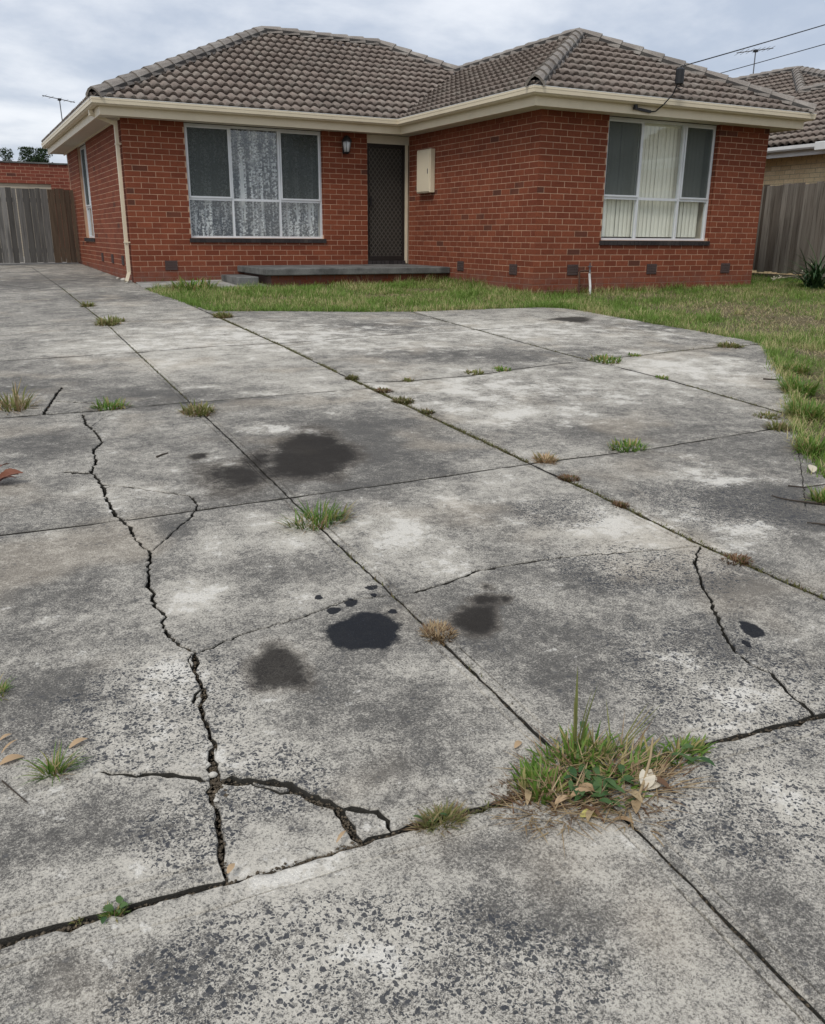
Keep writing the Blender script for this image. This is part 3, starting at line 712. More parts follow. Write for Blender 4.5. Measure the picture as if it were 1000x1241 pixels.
# the 300 bricks that show largest are single objects, the rest of each wall is one joined part
def vis_size(c, L, rot):
    d = np.array([math.cos(rot), math.sin(rot), 0])*L/2; a, b = proj(np.array(c)-d), proj(np.array(c)+d)
    if not (-20 < a[0] < 1020): return 0
    return abs(a[0]-b[0])*BH*pxm(c)
order = sorted([w_ for w_ in walls if w_[5]], key=lambda w_: -vis_size(w_[2], w_[3], w_[4]))
single = set(id(w_) for w_ in order[:300])
def place_bricks(ws, single):
    rest = {}
    for w_ in ws:
        wo_, mt_, c, L, rot, _ = w_; j = (rnd.uniform(-.0015, .0015), rnd.uniform(-.0012, .0012))
        if id(w_) in single:
            o = bpy.data.objects.new('brick', brick_mesh(L, M[mt_])); link(o, wo_, (c[0]+(j[0] if rot == 0 else 0), c[1]+(0 if rot == 0 else j[0]), c[2]+j[1])); o.rotation_euler[2] = rot
        else:
            V, F = brick_geo(L); V = rotv(V, rot, (c[0], c[1], c[2]+j[1])); mb_ = rest.setdefault((wo_.name, mt_), (wo_, mt_, [], []))
            b = len(mb_[2]); mb_[2].extend(V); mb_[3].extend([tuple(i+b for i in f) for f in F])
    for wo_, mt_, V, F in rest.values(): tag(mobj('brickwork', V, F, M[mt_], wo_), kind='stuff')
place_bricks(walls, single)

# ---- eaves: gutter, fascia, soffit swept round the house
OV = 0.477; ZG = 2.684; TANR = math.tan(math.radians(26.03))
EX0, EF, EXM, EF2, EXR, EB = X0-OV, Y1-OV, XM-OV, Y2-OV, XR+OV, Y1-OV+2*3.99
eave = [(EX0, EB), (EX0, EF), (EXM, EF), (EXM, EF2), (EXR, EF2), (EXR, EB)]
def off_path(path, d):             # shift a plan path sideways (d > 0 is outwards, to the right of travel here)
    out = []; n = len(path)
    for i, p in enumerate(path):
        p = np.array(p, float); ns = []
        for a, b in ((i-1, i), (i, i+1)):
            if a < 0 or b >= n: continue
            t = np.array(path[b])-np.array(path[a]); t /= np.linalg.norm(t); ns.append(np.array([t[1], -t[0]]))
        nn = ns[0] if len(ns) == 1 else (ns[0]+ns[1])/(1+ns[0]@ns[1])
        out.append(p+nn*d)
    return out
# travel: down the left side, along the front, so outwards is on the right hand
def sweep(name, path, prof, mat, parent, closed=True):
    cols = [off_path(path, d) for d, z in prof]; V = []; F = []; m_ = len(prof); n = len(path)
    for i in range(n):
        for k in range(m_): V.append((cols[k][i][0], cols[k][i][1], prof[k][1]))
    for i in range(n-1):
        for k in range(m_ if closed else m_-1):
            k2 = (k+1) % m_; F.append((i*m_+k, (i+1)*m_+k, (i+1)*m_+k2, i*m_+k2))
    mb_ = MB(); mb_.add(V, F); return mb_.build(name, mat, parent)
sweep('gutter', eave, [(-0.118, ZG-0.015), (-0.118, ZG-0.085), (-0.095, ZG-0.10), (-0.035, ZG-0.10), (-0.008, ZG-0.078), (-0.004, ZG-0.03), (0.0, ZG-0.026), (0.0, ZG), (-0.014, ZG), (-0.016, ZG-0.02), (-0.030, ZG-0.07), (-0.10, ZG-0.075), (-0.105, ZG-0.015)], M['cream'], house)
sweep('gutter_lip', eave, [(0.0015, ZG+0.001), (0.0015, ZG+0.008), (-0.013, ZG+0.008), (-0.013, ZG+0.001)], M['white'], house)
sweep('fascia', eave, [(-0.120, ZG-0.02), (-0.120, 2.462), (-0.142, 2.462), (-0.142, ZG-0.02)], M['cream'], house)
sweep('soffit', eave, [(-0.143, 2.479), (-0.143, 2.487), (-OV-0.06, 2.487), (-OV-0.06, 2.479)], M['soffit'], house)
for (a, b) in (((EX0+OV-0.02, EF+OV), (EX0+OV-0.02, EB)),):
    mb = MB(); mb.bar((a[0], a[1], 2.466), (b[0], b[1], 2.466), 0.02, 0.024); mb.build('soffit_bead', M['cream'], house)

# ---- roof planes under the tiles
DA = 3.99; HW = (EXR-EXM)/2; XB = (EXR+EXM)/2; RX0, RY = EX0+DA, EF+DA; XE = XB-(DA-HW)
ZR = ZG-0.050
def rz(d): return ZR+d*TANR
pA = (RX0, RY); pE = (XE, RY); pV = (XB, EF+HW); pB = (XB, EF2+HW)
faces = {'front': ([(EX0, EF), (EXM, EF), pV, pE, pA], (EX0, EF), (1, 0), (0, 1)),
         'wing_left': ([(EXM, EF), (EXM, EF2), pB, pV][::-1], (EXM, EF), (0, -1), (1, 0)),
         'wing_front': ([(EXM, EF2), (EXR, EF2), pB], (EXM, EF2), (1, 0), (0, 1)),
         'right': ([(EXR, EF2), (EXR, EB), (EXR-DA, EB-DA), pE, pV, pB], (EXR, EF2), (0, 1), (-1, 0)),
         'left': ([(EX0, EB), (EX0, EF), pA], (EX0, EB), (0, -1), (1, 0)),
         'back': ([(EXR, EB), (EX0, EB), pA, pE], (EXR, EB), (-1, 0), (0, -1))}
def face_z(org, up, p): return rz((p[0]-org[0])*up[0]+(p[1]-org[1])*up[1])
mb = MB()
for nm, (poly, org, u, up) in faces.items():
    mb.add([(x, y, face_z(org, up, (x, y))-0.03) for x, y in poly], [tuple(range(len(poly)))])
roof = mb.build('roof', M['bedding'], house)

TW, TG, LAP = 0.334, 0.315, 0.05
def tile_geo():
    nx = 13; V = []; F = []
    def prof(f):
        f = (f*2) % 1.0 if f < 1 else 0.0
        return 0.040*math.sin(math.pi*(f-0.30)/0.70)**0.7 if f > 0.30 else 0.0
    fs = [0, .15, .2, .27, .35, .43, .5, .65, .7, .77, .85, .93, 1.0]
    for y, lift in ((-0.004, 0.058), (TG+LAP, 0.0)):
        for f in fs: V.append((f*(TW+0.004), y, lift+prof(f)))
    for f in fs: V.append((f*(TW+0.004), 0.036, 0.058+prof(f)-0.056))
    for i in range(nx-1):
        F.append((i, i+1, nx+i+1, nx+i)); F.append((2*nx+i, 2*nx+i+1, i+1, i))
    return V, F
TV, TFc = tile_geo()
def seg_in(poly, p):
    n = len(poly); ar_ = sum(poly[i][0]*poly[(i+1) % n][1]-poly[(i+1) % n][0]*poly[i][1] for i in range(n)); sg = 1 if ar_ > 0 else -1
    return min(sg*((poly[(i+1) % n][0]-poly[i][0])*(p[1]-poly[i][1])-(poly[(i+1) % n][1]-poly[i][1])*(p[0]-poly[i][0]))/math.dist(poly[i], poly[(i+1) % n]) for i in range(n))
def tile_face(poly, org, u, up, tan, zfun, skip_eave=True):
    cs = 1/math.sqrt(1+tan*tan); U = Vector((u[0], u[1], 0)); S = Vector((up[0]*cs, up[1]*cs, tan*cs)); N = U.cross(S)
    if N.z < 0: N = -N
    mtx0 = Matrix((( U.x, S.x, N.x, 0), (U.y, S.y, N.y, 0), (U.z, S.z, N.z, 0), (0, 0, 0, 1)))
    us = [(p[0]-org[0])*u[0]+(p[1]-org[1])*u[1] for p in poly]; vs = [((p[0]-org[0])*up[0]+(p[1]-org[1])*up[1])/cs for p in poly]
    out = []
    n = len(poly); ar_ = sum(poly[i][0]*poly[(i+1) % n][1]-poly[(i+1) % n][0]*poly[i][1] for i in range(n)); sg = 1 if ar_ > 0 else -1
    j = 0; s = 0.045
    while s < max(vs):
        a = min(us)-TW+(0.0)
        while a < max(us):
            corners = [(org[0]+u[0]*x+up[0]*y*cs, org[1]+u[1]*x+up[1]*y*cs) for x, y in ((a, s+.05), (a+TW, s+.05), (a+TW, s+TG), (a, s+TG))]
            ds = [seg_in(poly, c) for c in corners]; mid = seg_in(poly, ((corners[0][0]+corners[2][0])/2, (corners[0][1]+corners[2][1])/2))
            x0, y0 = org[0]+u[0]*a+up[0]*s*cs, org[1]+u[1]*a+up[1]*s*cs
            mt_ = mtx0.copy(); z0_ = zfun(s*cs); mt_.translation = (x0, y0, z0_)
            if min(ds) > -0.015 or (s < 0.1 and min(ds) > -0.06 and mid > 0.12): out.append((mt_, None))
            elif max(ds) > 0.0 or mid > -0.05:
                bm = bmesh.new(); vv = [bm.verts.new(mt_ @ Vector(v)) for v in TV]
                for f in TFc: bm.faces.new([vv[i] for i in f])
                for i in range(n):
                    p, q = poly[i], poly[(i+1) % n]
                    t = Vector((q[0]-p[0], q[1]-p[1], 0)).normalized()
                    if abs(t.x*u[0]+t.y*u[1]) > 0.99 and abs((p[0]-org[0])*up[0]+(p[1]-org[1])*up[1]) < 1e-3: continue
                    nr = Vector((t.y, -t.x, 0))*sg
                    bmesh.ops.bisect_plane(bm, geom=bm.verts[:]+bm.edges[:]+bm.faces[:], plane_co=Vector((p[0], p[1], 0)), plane_no=nr, clear_outer=True)
                if len(bm.faces):
                    bm.verts.index_update(); inv = mt_.inverted()
                    out.append((mt_, ([tuple(inv @ v.co) for v in bm.verts], [tuple(v.index for v in f.verts) for f in bm.faces])))
                bm.free()
            a += TW
        s += TG; j += 1
    return out
TILE_ME = mesh('roof_tile', TV, TFc, M['tile'], True)
def put_tiles(parent, lists, nsingle, mat):
    alls = []
    for lst, visible in lists:
        for mt_, geo in lst:
            c = mt_ @ Vector((TW/2, TG/2, 0)); a = proj(mt_ @ Vector((0, 0, 0))); b = proj(mt_ @ Vector((TW, 0, 0))); d = proj(mt_ @ Vector((0, TG, 0)))
            sz = abs((b[0]-a[0])*(d[1]-a[1])-(b[1]-a[1])*(d[0]-a[0])) if visible and -5 < a[0] < 1005 else 0
            alls.append((sz, mt_, geo))
    alls.sort(key=lambda t: -t[0]); V = []; F = []
    base = Vector(WLOC[parent.name])
    for i, (sz, mt_, geo) in enumerate(alls):
        j = Matrix.Rotation(rnd.uniform(-.008, .008), 4, 'Z') @ Matrix.Translation((rnd.uniform(-.003, .003), rnd.uniform(-.004, .004), rnd.uniform(0, .004)))
        mj = mt_ @ j if geo is None else mt_
        if i < nsingle and sz > 0:
            me = TILE_ME if geo is None else mesh('roof_tile', geo[0], geo[1], mat, True)
            o = bpy.data.objects.new('roof_tile', me); col.objects.link(o); o.parent = parent; m2 = mj.copy(); m2.translation = mj.translation-base; o.matrix_local = m2
        else:
            vv, ff = (TV, TFc) if geo is None else geo; b = len(V)
            V.extend([tuple(mj @ Vector(v)) for v in vv]); F.extend([tuple(k+b for k in f) for f in ff])
    if V: tag(mobj('tiling', V, F, mat, parent, (0, 0, 0), True), kind='stuff')
tl = []
for nm in ('front', 'wing_left', 'wing_front', 'right', 'left'):
    poly, org, u, up = faces[nm]
    tl.append((tile_face(poly, org, u, up, TANR, lambda d: rz(d)), nm in ('front', 'wing_left', 'wing_front')))
put_tiles(roof, tl, 300, M['tile'])
def ridge_line(parent, a, b, mat_cap, mat_bed, step=0.385, wd=0.125, start=0.0):
    a = Vector(a); b = Vector(b); L = (b-a).length; t = (b-a)/L; side = t.cross(Vector((0, 0, 1))).normalized(); up = side.cross(t)
    mb_ = MB(); mb_.bar(a+up*0.02, b+up*0.02, wd*1.95, 0.045, up); mb_.build('bedding', mat_bed, parent)
    n = int(L/step)+1; step = L/n
    prof = [(-1.0, -0.06), (-0.92, -0.015), (-0.45, 0.055), (0.0, 0.085), (0.45, 0.055), (0.92, -0.015), (1.0, -0.06)]
    for k in range(n):
        s0, s1 = k*step-0.015, (k+1)*step+0.02; mb_ = MB(); m_ = len(prof); V = []
        jz = rnd.uniform(-.004, .004)
        for s_, l_, w_ in ((s0, 0.046+jz, 1.10), (s1, 0.020+jz, 0.94)):
            for x, z in prof: V.append(a+t*s_+side*(x*wd*w_)+up*(z+l_))
        for x, z in prof: V.append(a+t*(s0+.004)+side*(x*wd*0.92)+up*(z+0.012))
        F = [(i, i+1, m_+i+1, m_+i) for i in range(m_-1)]+[(i+1, i, 2*m_+i, 2*m_+i+1) for i in range(m_-1)]
        mb_.add(V, F); mb_.build('ridge_tile', mat_cap, parent)
Zv = lambda d: rz(d)+0.05
ridge_line(roof, (EX0+.05, EF+.05, Zv(.05)), (pA[0], pA[1], Zv(DA)), M['ridge'], M['bedding'])
ridge_line(roof, (pE[0], pE[1], Zv(DA)), (pA[0], pA[1], Zv(DA)), M['ridge'], M['bedding'])
ridge_line(roof, (pV[0], pV[1], Zv(HW)), (pE[0], pE[1], Zv(DA)), M['ridge'], M['bedding'])
ridge_line(roof, (pV[0], pV[1], Zv(HW)), (pB[0], pB[1], Zv(HW)), M['ridge'], M['bedding'])
ridge_line(roof, (EXM+.05, EF2+.05, Zv(.05)), (pB[0], pB[1], Zv(HW)), M['ridge'], M['bedding'])
ridge_line(roof, (EXR-.05, EF2+.05, Zv(.05)), (pB[0], pB[1], Zv(HW)), M['ridge'], M['bedding'])
mb = MB(); mb.bar((EXM+.03, EF+.03, rz(.03)+.012), (pV[0], pV[1], rz(HW)+.012), 0.16, 0.012); mb.build('valley_flashing', M['black'], roof)

# ---- windows
def window(parent, tf, s0, s1, z0, z1, splits, rail, depth=0.075, sashes=(), dress='lace'):
    fr = MB(); b = 0.032; d0, d1 = depth, depth+0.06
    fr.box(s0, s0+b, d0, d1, z0, z1); fr.box(s1-b, s1, d0, d1, z0, z1)
    fr.box(s0+b, s1-b, d0+.002, d1, z0, z0+b); fr.box(s0+b, s1-b, d0+.002, d1, z1-b-0.004, z1)
    for x in splits: fr.box(x-.016, x+.016, d0+.004, d1, z0+b, z1-b-.004)
    xs_ = [s0+b]+list(splits)+[s1-b]
    cells = []
    for i in range(len(xs_)-1):
        a, c = xs_[i]+(0.02 if i else 0), xs_[i+1]-(0.02 if i < len(xs_)-2 else 0)
        fr.box(a, c, d0+.006, d1, rail-.019, rail+.019)
        cells += [(a, c, z0+b, rail-.019, i, 0), (a, c, rail+.019, z1-b-.004, i, 1)]
    for a, c, p, q_, i, up_ in cells:
        if up_ and i in sashes:
            e = 0.024
            for bx in ((a, a+e, p, q_), (c-e, c, p, q_), (a+e, c-e, p, p+e), (a+e, c-e, q_-e, q_)): fr.box(bx[0], bx[1], d0-.012, d0+.03, bx[2], bx[3])
    fr.V = [tf(*v) for v in fr.V]; wn = fr.build('window', M['alu'], parent)
    for a, c, p, q_, i, up_ in cells:
        g_ = MB(); g_.box(a-.004, c+.004, d0+.032, d0+.037, p-.004, q_+.004); g_.V = [tf(*v) for v in g_.V]; g_.build('pane', M['glass'], wn)
        if up_ and i in sashes:
            e = 0.024; g_ = MB(); g_.add([tf(a+e, d0+.006, p+e), tf(c-e, d0+.006, p+e), tf(c-e, d0+.006, q_-e), tf(a+e, d0+.006, q_-e)], [(0, 1, 2, 3)]); g_.build('insect_screen', M['screen'], wn)
    if dress == 'lace':
        for (a, c, ph, dd, am) in ((s0+.02, (s0+s1)/2+.07, 0.3, .185, .020), ((s0+s1)/2-.03, s1-.02, 2.1, .215, .020)):
            n = int((c-a)/.008); V = []; F = []
            for i in range(n+1):
                s = a+(c-a)*i/n; e_ = 1.0+0.9*math.exp(-((s-(s0+s1)/2)/.10)**2)
                d = dd+1.5*am*e_*math.sin(2*math.pi*s/.125+ph+1.3*math.sin(s*4.1))+.012*math.sin(s*9+ph)
                V += [tf(s, d+.006, z0+.03), tf(s, d, z1-.03)]
            F = [(2*i, 2*i+2, 2*i+3, 2*i+1) for i in range(n)]
            mobj('curtain', V, F, M['lace'], wn, (0, 0, 0), True)
    elif dress == 'blind':
        n = int((s1-s0-.05)/.082)
        for i in range(n):
            s = s0+.05+i*.082+rnd.uniform(-.004, .004); a_ = 0.14+rnd.uniform(-.05, .05); sl = MB()
            V = []
            for zz_ in (z0+.05, z1-.06):
                for k in range(4):
                    u_ = (k/3-.5)*.094; V.append(tf(s+u_*math.cos(a_), .21+u_*math.sin(a_)-.05*(.25-(k/3-.5)**2), zz_))
            sl.add(V, [(k, k+1, 5+k, 4+k) for k in range(3)]); sl.build('blind_slat', M['blind'], wn, smooth=True)
        r_ = MB(); r_.box(s0+.03, s1-.03, .17, .25, z1-.06, z1-.02); r_.V = [tf(*v) for v in r_.V]; r_.build('blind_rail', M['blind'], wn)
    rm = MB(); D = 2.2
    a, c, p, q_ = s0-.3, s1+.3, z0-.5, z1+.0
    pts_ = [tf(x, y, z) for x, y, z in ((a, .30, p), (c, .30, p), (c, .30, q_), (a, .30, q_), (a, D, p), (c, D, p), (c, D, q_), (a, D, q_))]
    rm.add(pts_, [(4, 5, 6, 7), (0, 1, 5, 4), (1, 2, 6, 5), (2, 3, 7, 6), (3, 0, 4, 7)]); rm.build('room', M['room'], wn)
    for k, bx in enumerate(((a, s0, p, q_), (s1, c, p, q_), (s0, s1, p, z0))):
        pl = MB(); pl.box(bx[0], bx[1], .12, .295, bx[2], bx[3]); pl.V = [tf(*v) for v in pl.V]; pl.build('inner_lining', M['soffit'], wn)
    n = int((s1-s0+.06)/.084)                                        # sill of dark bricks on edge
    sb = brick_geo(.074, .062)
    for i in range(n):
        s = s0-.03+(i+.5)*(s1-s0+.06)/n; bb = MB(); L = (s1-s0+.06)/n-.006
        bb.box(s-L/2, s+L/2, -.028, depth+.01, z0-.074+rnd.uniform(-.001, .001), z0-.006); bb.V = [tf(*v) for v in bb.V]
        bb.build('sill_brick', M['sillbrick'], wn)
    sm = MB(); sm.box(s0-.025, s1+.025, -.020, depth, z0-.068, z0-.010); sm.V = [tf(*v) for v in sm.V]; sm.build('sill_joint', M['darkmortar'], wn)
    return wn
tfS1 = TF['S'](0, Y1); tfS2 = TF['S'](0, Y2); tfW = TF['W'](X0, 0)
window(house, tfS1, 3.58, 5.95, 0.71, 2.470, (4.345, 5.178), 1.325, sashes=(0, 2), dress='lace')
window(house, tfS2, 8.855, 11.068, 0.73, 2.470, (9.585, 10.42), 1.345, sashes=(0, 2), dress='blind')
window(house, tfW, 19.05, 20.40, 0.68, 2.470, (19.72,), 1.29, sashes=(1,), dress='lace')

# ---- front door behind its security screen
dr = MB(); a, b, z0, z1 = 6.80, 7.565, 0.335, 2.33
dr.box(a, a+.045, Y1+.03, Y1+.09, z0, z1); dr.box(b-.045, b, Y1+.03, Y1+.09, z0, z1); dr.box(a+.045, b-.045, Y1+.03, Y1+.09, z1-.06, z1); dr.box(a+.045, b-.045, Y1+.03, Y1+.09, z0, z0+.07)
door = dr.build('security_door', M['doorframe'], house)
gr = MB(); x0_, x1_, y_, za, zb = a+.045, b-.045, Y1+.055, z0+.07, z1-.06
sp = 0.105
def clip_seg(p, q, box):
    t0, t1 = 0.0, 1.0; dx, dz = q[0]-p[0], q[1]-p[1]
    for pp_, qq_ in ((-dx, p[0]-box[0]), (dx, box[1]-p[0]), (-dz, p[1]-box[2]), (dz, box[3]-p[1])):
        if abs(pp_) < 1e-9:
            if qq_ < 0: return None
        else:
            r_ = qq_/pp_
            if pp_ < 0: t0 = max(t0, r_)
            else: t1 = min(t1, r_)
    return None if t0 >= t1 else ((p[0]+dx*t0, p[1]+dz*t0), (p[0]+dx*t1, p[1]+dz*t1))
for k in range(-14, 40):
    for sg in (1, -1):
        c0 = za+k*sp-.6; seg = clip_seg((x0_-.2, c0 if sg > 0 else c0+.0), (x1_+.2, c0+sg*1.25*(x1_-x0_+.4)), (x0_, x1_, za, zb))
        if seg and math.dist(*seg) > .03: gr.bar((seg[0][0], y_+sg*.003, seg[0][1]), (seg[1][0], y_+sg*.003, seg[1][1]), .006, .013)
gr.build('grille', M['grille'], door)
hd = MB(); hd.box(a+.06, a+.085, Y1+.0, Y1+.03, 1.28, 1.44); hd.build('handle', M['black'], door)
dl = MB(); dl.box(a, b, Y1+.10, Y1+.14, z0-.1, z1); dl.build('door_leaf', M['doorback'], door)
mb = MB(); mb.box(a, XM-.002, Y1+.02, Y1+.10, z1, 2.472); mb.build('door_head', M['soffit'], house)
mb = MB(); mb.box(b+.002, b+.05, Y1+.0, Y1+.10, z0-.06, z1-.002); mb.build('door_jamb', M['cream'], house)
mb = MB(); mb.box(b+.052, XM, Y1+.03, Y1+.10, z0-.06, z1-.002); mb.build('door_infill', M['darkmortar'], house)
mb = MB(); mb.box(a, b, Y1+.012, Y1+.14, .26, .325); th = mb.build('threshold', M['darkmortar'], house)
for i in range(9):
    bb = MB(); s = a+(i+.5)*(b-a)/9; bb.box(s-.037, s+.037, Y1-.02, Y1+.05, .262, .328); bb.build('sill_brick', M['sillbrick'], th)

# ---- wall fittings
lm = MB(); lx_, ly_ = 6.36, Y1-.115; lm.cbox(lx_-.04, lx_+.04, Y1-.03, Y1-.004, 2.13, 2.36, .006); lm.tube([(lx_, Y1-.02, 2.345), (lx_, ly_, 2.385)], .014, 8)
lm.tube([(lx_, ly_, 2.315), (lx_, ly_, 2.335), (lx_, ly_, 2.395), (lx_, ly_, 2.42)], [.092, .088, .05, .012], 12); lm.tube([(lx_, ly_, 2.115), (lx_, ly_, 2.135), (lx_, ly_, 2.15)], [.02, .045, .05], 12)
for k in range(6):
    a_ = k*math.pi/3; lm.tube([(lx_+.052*math.cos(a_), ly_+.052*math.sin(a_), 2.145), (lx_+.084*math.cos(a_), ly_+.084*math.sin(a_), 2.32)], .004, 5)
lp = lm.build('wall_lamp', M['black'], house)
lg = MB(); lg.tube([(lx_, ly_, 2.151), (lx_, ly_, 2.22), (lx_, ly_, 2.314)], [.045, .060, .074], 12); lg.build('lamp_glass', M['lamp'], lp, smooth=True)
mb = MB(); my0, my1 = on_x(521, 234, XM-.10)[1], on_x(505, 234, XM-.10)[1]; mb.cbox(XM-.10, XM-.002, my0, my1, 1.49, 2.20, .008); bx_ = mb.build('meter_box', M['cream'], house)
mb = MB(); mb.cbox(XM-.112, XM-.1005, my0+.02, my1-.02, 1.51, 2.18, .004); mb.build('meter_box_door', M['cream'], bx_)
mb = MB(); mb.cbox(XM-.12, XM-.1125, my0+.06, my0+.08, 1.80, 1.88, .002); mb.build('latch', M['steel'], bx_)
def vent(tf, s, z, w_=.20, h=.155):
    v = MB(); v.box(s-w_/2, s+w_/2, -.012, .006, z-h/2, z+h/2)
    for i in range(5):
        for j in range(4):
            cs_, cz_ = s-w_/2+(i+.5)*w_/5, z-h/2+(j+.5)*h/4; v.box(cs_-w_/14, cs_+w_/14, -.017, -.0125, cz_-h/12, cz_+h/12)
    v.V = [tf(*p) for p in v.V]; v.build('air_vent', M['vent'], house)
vent(tfS1, 3.215, .27); tfWM = TF['W'](XM, 0)
for s in (13.03, 11.43): vent(tfWM, s, .29)
for s in (8.35, 9.915, 11.53): vent(tfS2, s, .295)
for s in (15.9, 17.0, 18.2): vent(tfW, s, .33)
# downpipe at the left corner
dp = MB(); px_, py_ = X0-.055, Y1+.16
dp.bar((X0-OV+.07, Y1+.20, ZG-.10), (X0-OV+.07, Y1+.20, 2.50), .09, .05, (1, 0, 0))
dp.bar((X0-OV+.07, Y1+.20, 2.53), (px_, py_, 2.40), .075, .05, (0, 0, 1))
dp.bar((px_, py_, 2.44), (px_, py_, .12), .075, .05, (1, 0, 0)); dp.bar((px_, py_, .16), (px_-.06, py_-.05, .015), .075, .05, (1, 0, 0))
dpo = dp.build('downpipe', M['cream'], house)
for z in (2.1, .62):
    mb = MB(); mb.box(px_-.032, X0, py_-.055, py_+.055, z, z+.022); mb.build('strap', M['cream'], dpo)
# service cable anchor on the fascia
an = MB(); pb = on_y(770, 131, Y2-.37); pi_ = on_y(824, 92, Y2-.62)
an.bar(pb+np.array([-.03, 0, 0]), pb+np.array([.28, -.01, -.03]), .03, .035); an.tube([pb+np.array([-.02, -.03, -.02]), pb+np.array([-.02, -.03, .04])], .03, 8)
an.tube([pb+np.array([.28, -.01, -.03]), pb+np.array([.36, -.03, -.02]), pb+np.array([.44, -.10, .07]), pb+np.array([.52, -.18, .20]), pi_+np.array([-.03, 0, -.10])], .009, 8)
ano = an.build('cable_anchor', M['black'], house)
ins = MB(); ins.tube([pi_+np.array([0, 0, z]) for z in (-.115, -.10, .085, .11)], [.035, .062, .062, .03], 12); ins.build('insulator', M['black'], ano)
mb = MB(); mb.tube([pi_+np.array([.0, -.01, -.11]), pi_+np.array([.05, -.05, -.15]), pi_+np.array([.02, -.03, -.18]), pi_+np.array([-.05, 0, -.15])], .008, 6); mb.build('cable_loop', M['cable'], ano)

# ---- porch
porch = thing('porch', 'low dark concrete porch slab with a step in front of the door', 'porch', (5.95, 14.2, -.05))
mb = MB(); mb.cbox(4.33, XM-.006, 13.38, Y1-.006, .155, .262, .012); mb.build('slab', M['porch'], porch)
mb = MB(); mb.box(4.45, XM-.01, 13.50, Y1-.01, -.2, .153); pbse = mb.build('base', M['darkmortar'], porch)
pw = []
for p, q, z in lay(XM-.01-4.45, -.17, .14, [], 0): pw.append((pbse, 'brick', (4.45+(p+q)/2, 13.499, z), q-p, 0.0, False))
place_bricks(pw, set(id(x) for x in pw))
mb = MB(); mb.cbox(3.98, 4.325, 13.75, 14.75, -.2, .125, .012); mb.build('step', M['porch'], porch)

# ================================================================== FENCE, GATE, GARAGE, NEIGHBOUR
FX = 13.9
fence = thing('paling_fence', 'tall weathered grey timber paling fence between the two houses', 'fence', (FX, 12, float(gz(FX, 12))))
y = 5.0; k = 0
while y < 21:
    wd = rnd.choice((.11, .13, .145, .15, .16)); z0 = float(gz(FX, y))+rnd.uniform(.10, .13); tp = 1.735+rnd.uniform(-.02, .015)
    d = (k % 2)*.020; p = MB(); cup = rnd.uniform(-.012, .012); p.box(FX-.008-d, FX+.006-d, y, y+wd, z0, tp)
    p.V = [(vx+(cup if abs(vy-y) < 1e-6 else -cup), vy, vz+(rnd.uniform(-.006, .006) if vz > 1 else 0)) for vx, vy, vz in p.V]; p.build('paling', M['fence'], fence)
    y += wd-.022+rnd.uniform(-.004, .004); k += 1
p = MB(); p.box(FX-.022, FX+.012, 5.0, 21, -.16, .13); p.build('plinth_board', M['fence'], fence)
for z in (.45, 1.45):
    p = MB(); p.box(FX+.008, FX+.05, 5.0, 21, z, z+.08); p.build('rail', M['fence'], fence)
for y in (5.4, 8.1, 10.8, 13.5, 16.2, 18.9):
    p = MB(); p.box(FX+.05, FX+.15, y, y+.1, -.3, 1.7); p.build('post', M['fence'], fence)

YG = 21.5; GZ = float(gz(1.5, YG))
def gate_leaf(x0, x1, label, nm='timber_gate', cat='gate'):
    g_ = thing(nm, label, cat, ((x0+x1)/2, YG, GZ)); x = x0; k = 0
    while x < x1-.03:
        wd = min(rnd.choice((.10, .12, .14, .15)), x1-x); p = MB(); d = rnd.uniform(0, .012)
        brown = x > 1.93
        p.box(x+.002, x+wd-.003, YG-.010-d, YG+.006-d, GZ+.035+rnd.uniform(0, .02), 1.69+rnd.uniform(-.015, .012)); p.build('board', M['gatebrown' if brown else 'gate'], g_); x += wd; k += 1
    for z in (.35, 1.40):
        p = MB(); p.box(x0+.01, x1-.01, YG+.008, YG+.05, z, z+.09); p.build('rail', M['gate'], g_)
    return g_
gate_leaf(1.418, 2.585, 'timber gate leaf with brown boards hung against the brick house')
gate_leaf(0.25, 1.402, 'silvery grey timber gate leaf that meets the browner leaf')
for x0_g in (-1.0,):
    g_ = gate_leaf(x0_g, .22, 'grey timber side fence panel beyond the gate leaves', 'fence_panel', 'fence')

garage = thing('brick_garage', 'flat roofed red brick garage behind the timber gate', 'garage', (1.3, 27, .15))
gw = []; gx0, gx1, GY = -2.6, 3.55, 27.0
gtf = TF['S'](gx0, GY); gh = [(0.4, 2.69-gx0, 0.0, 2.05)]
gcore = core('wall', garage, gx1-gx0, -.2, 2.56, gh, gtf, M['mortar'])
for p_, q_, z in lay(gx1-gx0, -.1, 2.56, gh, 0):
    c = gtf((p_+q_)/2, 0, z); gw.append((gcore, 'garagebrick', c, q_-p_, 0.0, True))
place_bricks(gw, set(id(w_) for w_ in gw if w_[2][2] > 1.6 and w_[2][0] > 1.1))
p = MB(); p.box(gx0, gx1, GY+.12, GY+6, -.2, 2.5); p.build('shed_body', M['darkmortar'], garage)
p = MB(); p.box(gx0-.06, gx1+.06, GY-.04, GY+6.1, 2.562, 2.60); p.build('roof_capping', M['porch'], garage)
rd = MB(); gz0 = 0.1
for k in range(30): rd.box(gx0+.4, 2.69, GY+.05+(.006 if k % 2 else 0), GY+.09, gz0+k*.065, gz0+k*.065+.06)
rd.build('roller_door', M['roller'], garage)

